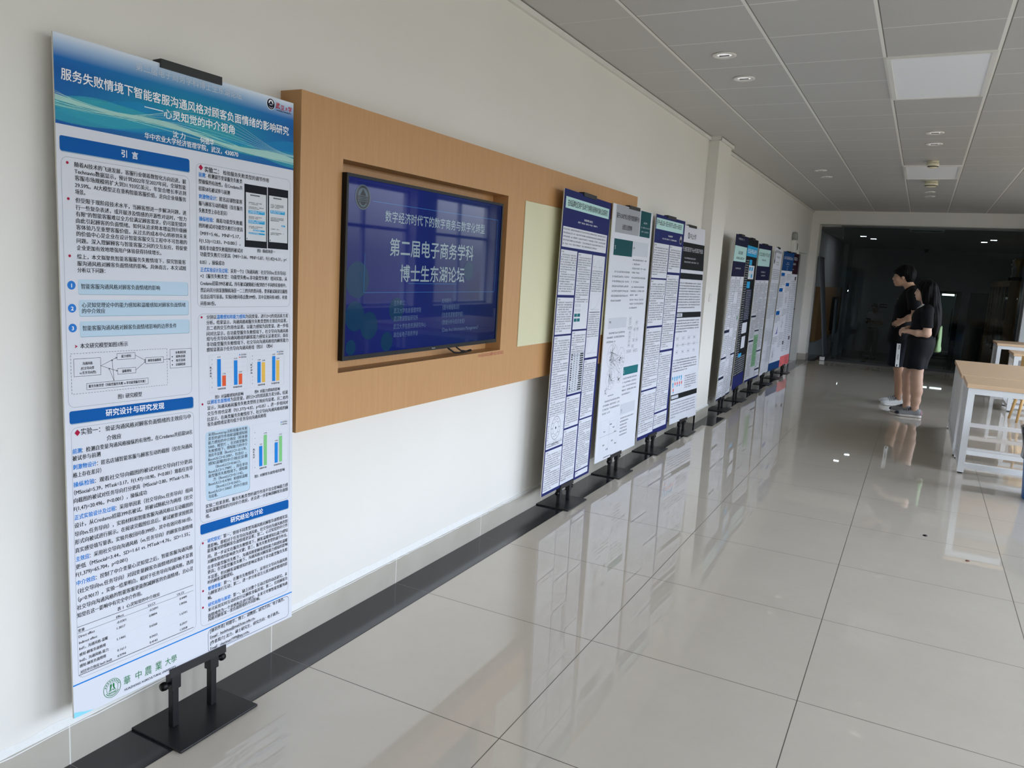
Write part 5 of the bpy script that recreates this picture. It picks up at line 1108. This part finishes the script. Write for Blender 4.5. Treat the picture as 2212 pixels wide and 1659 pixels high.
def headf(B, c, s=1.0, nod=0.0, fat=0.0):
    """skull, face, nose, lips, brow and ears about the head centre c, facing +x"""
    cs, sn = math.cos(nod), math.sin(nod)
    q = lambda x, y, z: np.array(c) + s * np.array([x * cs + z * sn, y, -x * sn + z * cs])
    B.ell(q(-.012, 0, .03), (.098 * s, .076 * s, .092 * s), .02, 'u', nod); B.ell(q(.028, 0, -.045), (.066 * s, (.058 + fat) * s, .074 * s), .03, 'u', nod)
    B.ell(q(.064, 0, -.098), (.022 * s, .026 * s, .018 * s), .02); B.ell(q(.05, 0, -.02), (.045 * s, .05 * s, .06 * s), .02)
    B.cone(q(.088, 0, .008), q(.104, 0, -.03), .0075 * s, .0115 * s, .012)
    for k in (-1, 1): B.ell(q(.096, k * .009, -.035), (.010 * s, .008 * s, .007 * s), .006); B.ell(q(.078, k * .031, .022), (.014 * s, .022 * s, .008 * s), .012); B.ell(q(.088, k * .031, .003), (.012 * s, .014 * s, .009 * s), .01, 's'); B.ell(q(-.005, k * .078, -.012), (.02 * s, .009 * s, .032 * s), .008); B.ell(q(.055, k * .04, -.035), (.03 * s, .022 * s, .025 * s), .02)
    B.ell(q(.09, 0, -.062), (.012 * s, .023 * s, .0055 * s), .006); B.ell(q(.088, 0, -.073), (.012 * s, .02 * s, .006 * s), .006)
    return q
def eyes(q, s, par):
    for k in (-1, 1):
        m = MB(); c = q(.0805, k * .031, .003); r_ = .0092 * s; m.lathe([(r_ * math.sin(a), -r_ * math.cos(a)) for a in [math.pi * i / 8 for i in range(9)]], mat('eye_white', '#a59f97', .3, noise=.01), 12, None, tuple(c))
        c2 = q(.0862, k * .031, .003); m.lathe([(.0, -.0062 * s), (.0058 * s, 0), (.0, .0062 * s)], mat('dark_iris', '#120c08', .15, noise=.05), 10, None, tuple(c2)); m.build('eye', par, smooth=True)
SKIN = mat('skin_fair', '#cda892', .5, spec=.35, noise=.04, nscale=12); SKIN2 = mat('skin_tan', '#b58e74', .5, spec=.35, noise=.05, nscale=12)
HAIR = mat('black_hair', '#050405', .6, spec=.12, noise=.25, nscale=60)
BLKCLOTH = mat('black_cotton', '#08080a', .85, spec=.2, noise=.12, nscale=220, bump=.2, bscale=500); DRESSM = mat('black_dress_cloth', '#07080d', .8, spec=.25, noise=.12, nscale=200, bump=.15, bscale=450)
def flip(x, y): return Matrix.Translation((x, y, 0)) @ Matrix.Rotation(math.pi, 4, 'Z')
def shoe(par, ank, yaw_, L, upper, sole, lace, heelc=None, k=1.0, sock=None, name='shoe', toe=None):
    """trainer with its own sole, laces and heel patch; ank = ground point below the ankle"""
    M = Matrix.Translation((ank[0], ank[1], 0)) @ Matrix.Rotation(yaw_, 4, 'Z')
    B = Body(); t = L - .085
    B.ell((-.04, 0, .045), (.05, .036, .05), .03); B.cone((-.04, 0, .06), (-.03, 0, .088), .034, .034, .03); B.ell((.05, 0, .045), (.10, .04, .042), .03); B.ell((t - .05, .004, .036), (.065, .043, .033), .03); B.cone((.0, 0, .085), (.075, 0, .06), .028, .026, .03)
    B.ell((-.03, 0, .13), (.036, .027, .05), .008, 's'); B.half((0, 0, -1), -.016)
    o = B.mesh(name, upper, .0045, par); o.matrix_local = M
    B = Body(); B.cone((-.045, 0, .012), (.04, 0, .012), .041, .038, .02); B.cone((.04, 0, .012), (t - .045, .004, .012), .038, .045, .02); B.half((0, 0, 1), .03); B.half((0, 0, -1), -.0015); B.mesh('sole', sole, .0045, o)
    m = MB()
    for i in range(5): x = .022 + .021 * i; z = .116 - .0078 * i; m.tube([(x - .004, -.036, z - .026), (x - .002, -.022, z - .006), (x + .003, 0, z), (x - .002, .022, z - .006), (x - .004, .036, z - .026)], .0038, lace, 6)
    for k_ in (-1, 1): m.tube([(.02, k_ * .003, .12), (.012, k_ * .02, .13), (.004, k_ * .036, .122), (.014, k_ * .034, .112), (.024, k_ * .012, .117)], .0035, lace, 6); m.tube([(.022, k_ * .004, .118), (.045, k_ * .026, .108), (.055, k_ * .036, .09)], .003, lace, 6); m.build('laces', o, smooth=True)
    if heelc is not None:
        B = Body(); B.ell((-.045, 0, .05), (.0485, .0395, .052), .01); B.ell((-.02, 0, .13), (.04, .03, .05), .008, 's'); B.half((1, 0, 0), -.022); B.half((0, 0, -1), -.03); B.mesh('heel_counter', heelc, .0045, o)
    if toe is not None:
        B = Body(); B.ell((t - .045, .004, .034), (.0635, .0455, .033), .01); B.half((-1, 0, 0), -(t - .03)); B.half((0, 0, -1), -.028); B.mesh('toe_cap', toe, .0045, o)
    if sock is not None:
        B = Body(); B.cone((-.03, 0, .07), (-.025, 0, .155 * k), .038, .041, .01); B.half((0, 0, 1), .155 * k); B.mesh('sock', sock, .0045, o)
    return o

# --- woman in the black dress
wm = empty('person', M=flip(2.06, 8.36))
B = Body(); q = headf(B, (.015, 0, 1.475), .95)
B.cone((-.028, 0, 1.27), (-.005, 0, 1.41), .056, .05, .03); B.ell((-.02, 0, 1.15), (.10, .155, .15), .05); B.ell((.0, 0, .93), (.115, .155, .2), .06)
for sd in (1, -1): B.cone((-.03, sd * .04, 1.29), (-.035, sd * .165, 1.262), .045, .05, .03)
B.chain([(-.035, .17, 1.255), (-.055, .205, 1.10), (-.062, .215, .998)], [.05, .047, .042], .02); B.chain([(-.062, .215, .998), (.03, .165, .992), (.125, .10, 1.0)], [.043, .039, .026], .02)
B.chain([(-.035, -.17, 1.255), (-.045, -.21, 1.10), (-.05, -.215, 1.0)], [.05, .045, .04], .02); B.chain([(-.05, -.215, 1.0), (.05, -.14, 1.02), (.135, -.065, 1.035)], [.041, .037, .025], .02)
hand(B, (.125, .10, 1.0), (.92, -.42, .02), (.25, -.6, -.75), 1, .72, .92, .55); hand(B, (.135, -.065, 1.035), (.75, .62, -.08), (.2, .3, -.9), -1, .6, .92, .5)
B.chain([(-.005, .075, .82), (-.014, .084, .47), (-.024, .087, .39), (-.034, .09, .31), (-.038, .09, .2), (-.038, .09, .10)], [.088, .063, .0605, .0605, .049, .037], .03); B.chain([(.03, -.08, .82), (.076, -.092, .47), (.066, -.097, .39), (.057, -.1, .3), (.053, -.1, .2), (.05, -.1, .10)], [.088, .063, .060, .059, .048, .037], .03)
B.cone((-.042, .09, .1), (-.03, .09, .06), .038, .036, .02); B.cone((.052, -.1, .1), (.06, -.11, .06), .037, .036, .02)
bd = B.mesh('body', SKIN, .0055, wm); eyes(q, .95, wm)
B = Body(); B.ell((-.015, 0, 1.17), (.122, .172, .16), .05); B.ell((.045, .07, 1.165), (.07, .075, .075), .05); B.ell((.045, -.07, 1.165), (.07, .075, .075), .05); B.ell((.0, 0, .97), (.128, .17, .2), .06); B.ell((-.035, 0, .84), (.125, .185, .16), .08)
B.tubefr(.575, .92, (.02, 0), (-.005, 0), (.128, .205), (.138, .19), .05); B.cone((-.03, .05, 1.29), (-.038, .165, 1.262), .052, .062, .03); B.cone((-.03, -.05, 1.29), (-.038, -.165, 1.262), .052, .062, .03)
B.cone((-.038, .172, 1.255), (-.056, .206, 1.07), .062, .06, .02); B.cone((-.038, -.172, 1.255), (-.05, -.21, 1.07), .062, .06, .02); B.ell((-.002, 0, 1.345), (.062, .056, .06), .01, 's')
# cut the sleeves level, well clear of the waist
B.p.append(('f', (.93, 1.063), (V3(-.06, .30), V3(-.06, .29)), V3(.2, .115), V3(.2, .105), .003, 's')); B.p.append(('f', (.93, 1.063), (V3(-.06, -.30), V3(-.06, -.29)), V3(.2, .115), V3(.2, .105), .003, 's'))
B.mesh('dress', DRESSM, .0065, wm, disp=lambda X, Y, Z: np.where(Z < .95, .004 * np.sin(np.arctan2(Y, X) * 9 + 1) * np.clip((.95 - Z) / .4, 0, 1), 0))
m = MB(); COLL = mat('white_collar', '#c9ccca', .8, noise=.03)

B = Body()
for sd in (1, -1): B.chain([(.072, sd * .004, 1.232), (.056, sd * .046, 1.268), (.016, sd * .082, 1.312), (-.035, sd * .085, 1.343), (-.085, sd * .04, 1.35)], [.011, .017, .018, .016, .014], .008)
B.mesh('collar', COLL, .0055, wm)

strand = lambda X, Y, Z: .0018 * np.sin(np.arctan2(Y, X + .05) * 26 + Z * 14) + .003 * np.sin(np.arctan2(Y, X + .05) * 9 - Z * 9)
B = Body(); B.ell((-.002, 0, 1.513), (.112, .094, .102), .02); B.ell((-.035, 0, 1.43), (.092, .098, .14), .03); B.ell((.085, 0, 1.425), (.075, .075, .078), .012, 's'); B.ell((.06, 0, 1.37), (.062, .06, .11), .015, 's')
B.ell((-.075, 0, 1.32), (.085, .12, .17), .05); B.ell((-.115, .015, 1.18), (.072, .135, .16), .05); B.ell((-.135, .03, 1.06), (.048, .10, .12), .05); B.ell((.0, .088, 1.42), (.045, .022, .10), .03); B.ell((.0, -.088, 1.42), (.045, .022, .10), .03)
B.ell((-.0, 0, 1.29), (.06, .07, .085), .02, 's'); B.mesh('hair', HAIR, .006, wm, disp=strand, smooth=1)
NAVYT = mat('shoe_navy', '#2c3242', .7, noise=.06); MAUVE = mat('shoe_mauve', '#8f6f76', .7, noise=.06); SGREY = mat('shoe_grey_mesh', '#8d8f92', .7, noise=.12, nscale=150); SOLEP = mat('shoe_sole_offwhite', '#d6d1cc', .6, noise=.03); SLACE = mat('lace_dark', '#4a4b52', .8, noise=.05)
shoe(wm, (-.035, .09), .08, .27, SGREY, SOLEP, SLACE, MAUVE, toe=NAVYT); shoe(wm, (.06, -.11), -.55, .265, SGREY, SOLEP, SLACE, MAUVE, toe=NAVYT)
tag(wm, 'person in a short black dress with long black hair, hands clasped in front', 'person', 'two people watching the posters')
# green tote bag behind her back
tb = empty('tote_bag', M=flip(2.06, 8.36)); GB = mat('sage_green_canvas', '#7c9a6c', .75, noise=.05, nscale=25)
B = Body(); B.tubefr(.795, 1.078, (-.185, -.12), (-.185, -.12), (.036, .155), (.026, .17), .02); B.ell((-.185, -.12, .81), (.04, .16, .035), .03)
B.mesh('bag_body', GB, .006, tb, disp=lambda X, Y, Z: .005 * np.sin(Y * 30 + Z * 22))
for y in (-.2, -.06):
    m = MB(); m.tube([(-.188, y, 1.06), (-.16, y - .03, 1.18), (-.09, -.19, 1.31), (-.035, -.2, 1.335), (.035, -.19, 1.27), (.03, -.235, 1.17), (-.12, y - .03, 1.1)], .011, GB, 8); m.build('strap', tb, smooth=True)
m = MB(); m.tube([(-.152, .03, 1.02), (-.147, .045, .975), (-.146, .045, .94)], .007, mat('steel_clasp', '#d9dde0', .2, metal=.8, noise=.02), 8); m.lathe([(.0, -.012), (.012, 0), (.0, .012)], MATS['steel_clasp'], 10, None, (-.146, .045, .93)); m.build('clasp', tb, smooth=True)
tag(tb, 'sage green tote bag hanging behind the long-haired person in the black dress', 'bag')

# --- man in black T-shirt and shorts
mn = empty('person', M=flip(1.86, 9.15))
B = Body(); q = headf(B, (.082, 0, 1.645), 1.05, .06)
B.cone((-.045, 0, 1.46), (.03, 0, 1.585), .064, .058, .03); B.ell((-.03, 0, 1.28), (.105, .18, .2), .05); B.ell((.01, 0, 1.02), (.115, .16, .22), .06)
for sd in (1, -1): B.cone((-.06, sd * .05, 1.475), (-.06, sd * .2, 1.43), .055, .058, .04)
B.chain([(-.06, .21, 1.425), (-.105, .245, 1.28), (-.115, .25, 1.165)], [.056, .05, .045], .02); B.chain([(-.115, .25, 1.165), (-.05, .255, 1.135), (.012, .25, 1.10)], [.045, .041, .028], .02)
B.chain([(-.06, -.21, 1.425), (-.09, -.25, 1.28), (-.095, -.255, 1.16)], [.056, .05, .044], .02); B.chain([(-.095, -.255, 1.16), (-.07, -.26, 1.05), (-.03, -.255, .93)], [.044, .04, .028], .02)
hand(B, (.012, .25, 1.10), (.80, -.12, -.5), (-.1, -.95, -.1), 1, .62, 1.0, .5); hand(B, (-.03, -.255, .93), (.15, .02, -1.0), (.1, .95, 0), -1, .35, 1.0, .3)
B.chain([(.0, .09, .8), (-.02, .1, .49), (-.048, .1, .36), (-.06, .1, .11)], [.095, .058, .057, .037], .03); B.chain([(.02, -.1, .8), (.0, -.1, .49), (-.022, -.1, .36), (-.035, -.1, .11)], [.095, .058, .056, .037], .03)
B.cone((-.06, .1, .11), (-.055, .1, .06), .036, .036, .02); B.cone((-.035, -.1, .11), (-.03, -.1, .06), .036, .036, .02)
B.mesh('body', SKIN2, .0058, mn); eyes(q, 1.05, mn)
B = Body(); B.ell((-.035, 0, 1.33), (.125, .205, .2), .05); B.ell((.03, 0, 1.25), (.10, .16, .16), .06); B.tubefr(.815, 1.25, (.035, 0), (.0, 0), (.145, .205), (.125, .2), .06)
for sd in (1, -1): B.cone((-.06, sd * .05, 1.478), (-.06, sd * .2, 1.433), .066, .07, .03); B.cone((-.06, sd * .21, 1.425), (-.1, sd * .246, 1.24), .07, .072, .02); B.p.append(('f', (.95, 1.235), (V3(-.06, sd * .345), V3(-.08, sd * .335)), V3(.3, .115), V3(.3, .10), .003, 's'))
B.ell((-.01, 0, 1.535), (.074, .066, .065), .008, 's')
B.mesh('tshirt', BLKCLOTH, .0068, mn, disp=lambda X, Y, Z: np.where(Z < 1.3, .005 * np.sin(Y * 24 + Z * 10) * np.clip((1.3 - Z) / .4, 0, 1), 0))
m = MB(); m.add([(.098, .085, 1.37), (.108, .07, 1.33), (.112, .05, 1.34), (.108, .055, 1.375)], [(0, 1, 2, 3)], mat('shirt_print_tan', '#6b5a48', .8, noise=.1)); m.build('shirt_emblem', mn)
SHORTM = mat('dark_navy_shorts', '#0b0d17', .85, spec=.2, noise=.1, nscale=200)
B = Body(); B.ell((.02, 0, .83), (.14, .18, .12), .05)
for sd in (1, -1): B.tubefr(.508, .85, (.03 if sd > 0 else .045, sd * .098), (.015, sd * .085), (.098, .104), (.115, .105), .03)
B.mesh('shorts', SHORTM, .0068, mn, disp=lambda X, Y, Z: .004 * np.sin(X * 40 + Z * 8))
m = MB(); v = []; f = []; n = 16
for i in range(n + 1):
    z = .805 - .292 * i / n; w_ = (z - .508) / .342; yy = .098 + (.085 - .098) * w_ + .1045 + .006; cx = .026 - .012 * i / n; v += [(cx - .022, yy - .004, z), (cx + .022, yy - .001, z), (cx - .022, yy - .012, z), (cx + .022, yy - .012, z)]
for i in range(n): k = i * 4; f += [(k + 1, k, k + 4, k + 5), (k, k + 2, k + 6, k + 4), (k + 3, k + 1, k + 5, k + 7)]
m.add(v, f, mat('white_stripe', '#dcdfdf', .8, noise=.03))
for z0, z1 in ((.79, .73), (.67, .60), (.545, .52)):
    k = 6
    for j in range(k): z = z0 + (z1 - z0) * j / k; w_ = (z - .508) / .342; yy = .098 - .013 * w_ + .1045 + .0045; m.add([(.012, yy, z), (.024, yy, z), (.024, yy, z - .006), (.012, yy, z - .006)], [(0, 1, 2, 3)], INK)
m.build('side_stripe', mn)
B = Body(); B.ell((.06, 0, 1.692), (.122, .1, .104), .02); B.ell((.01, 0, 1.645), (.07, .094, .09), .03); B.ell((.175, 0, 1.60), (.095, .12, .072), .012, 's'); B.ell((.10, 0, 1.575), (.075, .12, .065), .01, 's'); B.ell((.165, 0, 1.70), (.035, .06, .03), .03); B.ell((.02, 0, 1.53), (.06, .08, .055), .01, 's')
B.mesh('hair', HAIR, .0058, mn, disp=lambda X, Y, Z: .0018 * np.sin(np.arctan2(Y, X - .06) * 24 + Z * 26) + .0025 * np.sin(X * 60 + Y * 50 + Z * 20), smooth=1)
gl_ = MB()
for k in (-1, 1):
    c = q(.099, k * .033, .0); gl_.tube([(c[0] - .004 * abs(math.cos(a)), c[1] + .024 * math.cos(a), c[2] + .019 * math.sin(a)) for a in [2 * math.pi * i / 18 for i in range(19)]], .0016, ALU, 6); e0 = q(.095, k * .058, .008); e1 = q(.0, k * .084, .012); gl_.tube([tuple(e0), tuple(e1)], .0018, BLACKPLASTIC, 6)
gl_.tube([tuple(q(.102, -.01, .004)), tuple(q(.104, 0, .007)), tuple(q(.102, .01, .004))], .0016, ALU, 6); gl_.build('glasses', mn, smooth=True)
WSHOE = mat('white_leather', '#dfe3e4', .5, noise=.02); WSOLE = mat('white_rubber', '#e4e6e6', .55, noise=.02); LACEG = mat('lace_slate', '#5d6372', .8, noise=.05); SOCK = mat('white_sock', '#e0dcd8', .9, noise=.03)
shoe(mn, (-.06, .1), .05, .28, WSHOE, WSOLE, LACEG, BLACKPLASTIC, 1.02, SOCK); shoe(mn, (-.035, -.1), -.05, .28, WSHOE, WSOLE, LACEG, BLACKPLASTIC, 1.15, SOCK)
m = MB(); M = Matrix.Translation((-.012, .2505, 1.113)) @ Vector((.86, -.05, -.5)).to_track_quat('Z', 'Y').to_matrix().to_4x4(); m.lathe([(.0315, -.01), (.034, -.008), (.034, .008), (.0315, .01)], mat('steel_band', '#c9ccd0', .2, metal=.85, noise=.02), 24, M); m.build('wristwatch', mn, smooth=True)
tag(mn, 'tall person in black T-shirt and striped dark shorts, wearing glasses', 'person', 'two people watching the posters')
ph = MB(); ph.box((-.03, -.004, -.06), (.03, .004, .06), BLACKPLASTIC); o = ph.build('mobile_phone', bevel=.003); o.matrix_local = flip(1.86, 9.15) @ Matrix.Translation((.095, .212, 1.06)) @ Matrix.Rotation(math.radians(25), 4, 'Y') @ Matrix.Rotation(math.radians(8), 4, 'Z'); tag(o, 'dark phone held in the hands of the tall person in glasses', 'phone')

# --- person in a pale shirt, deep in the lobby
LM = Matrix.Translation((.92, 22.1, LZ)) @ Matrix.Rotation(math.radians(-118), 4, 'Z') @ Matrix.Scale(.87, 4); lm = empty('person', M=LM)
SK3 = mat('skin_brown', '#a57a5e', .55, noise=.04); B = Body(); q = headf(B, (.06, 0, 1.555), 1.0, .55)  # one even brown skin tone for the lobby figure
B.cone((-.03, 0, 1.38), (.02, 0, 1.5), .06, .056, .03); B.ell((-.02, 0, 1.2), (.1, .165, .2), .05); B.ell((0, 0, .98), (.1, .15, .18), .05)
for sd in (1, -1):
    B.cone((-.035, sd * .05, 1.38), (-.035, sd * .185, 1.35), .05, .054, .04); B.chain([(-.035, sd * .195, 1.345), (-.04, sd * .235, 1.2), (-.02, sd * .245, 1.085)], [.053, .047, .042], .02); B.chain([(-.02, sd * .245, 1.085), (.11, sd * .18, 1.10), (.22, sd * .07, 1.14)], [.043, .038, .026], .02)
    hand(B, (.22, sd * .07, 1.14), (.75, -sd * .5, .2), (.1, -sd * .5, .8), -sd, .7, .95, .5); B.chain([(0, sd * .085, .85), (.0, sd * .1, .48), (-.02, sd * .11, .3), (-.025, sd * .115, .08)], [.09, .056, .052, .038], .03)
B.mesh('body', SK3, .008, lm); eyes(q, 1.0, lm)
B = Body(); B.ell((-.02, 0, 1.22), (.118, .185, .2), .05); B.tubefr(.9, 1.2, (.0, 0), (.0, 0), (.118, .172), (.12, .18), .05)
for sd in (1, -1): B.cone((-.035, sd * .05, 1.385), (-.035, sd * .185, 1.353), .06, .066, .03); B.cone((-.035, sd * .195, 1.345), (-.04, sd * .236, 1.16), .066, .066, .02)
B.ell((.0, 0, 1.45), (.07, .062, .065), .008, 's'); B.mesh('shirt', mat('pale_shirt', '#b9b6b0', .85, noise=.04), .008, lm)
B = Body(); B.ell((0, 0, .88), (.118, .165, .11), .05)
for sd in (1, -1): B.tubefr(.06, .88, (-.018, sd * .115), (.0, sd * .082), (.075, .07), (.108, .095), .03)
B.mesh('trousers', mat('grey_trousers', '#6f6d69', .85, noise=.05), .008, lm)
m = MB(); m.lathe([(.122, -.018), (.126, -.012), (.126, .012), (.122, .018)], BLACKPLASTIC, 28, Matrix.Translation((0, 0, .915)) @ Matrix.Scale(1.42, 4, (0, 1, 0))); m.build('belt', lm, smooth=True)
B = Body(); B.ell((.05, 0, 1.60), (.112, .094, .095), .02); B.ell((.0, 0, 1.56), (.075, .09, .08), .03); B.ell((.15, 0, 1.49), (.085, .11, .08), .012, 's'); B.ell((.03, 0, 1.455), (.07, .08, .05), .01, 's'); B.mesh('hair', HAIR, .008, lm, smooth=1)
for sd in (1, -1): shoe(lm, (-.025, sd * .115), sd * .15, .27, SGREY, WSOLE, SLACE)
tag(lm, 'dim figure in a pale shirt and belt looking down, deep in the dark lobby', 'person')
m = MB(); m.box((-.035, -.075, -.004), (.035, .075, .004), BLACKPLASTIC); o = m.build('mobile_phone', bevel=.003); o.matrix_local = LM @ Matrix.Translation((.33, 0, 1.205)) @ Matrix.Rotation(math.radians(-35), 4, 'Y'); tag(o, 'phone held by the dim figure deep in the lobby', 'phone')
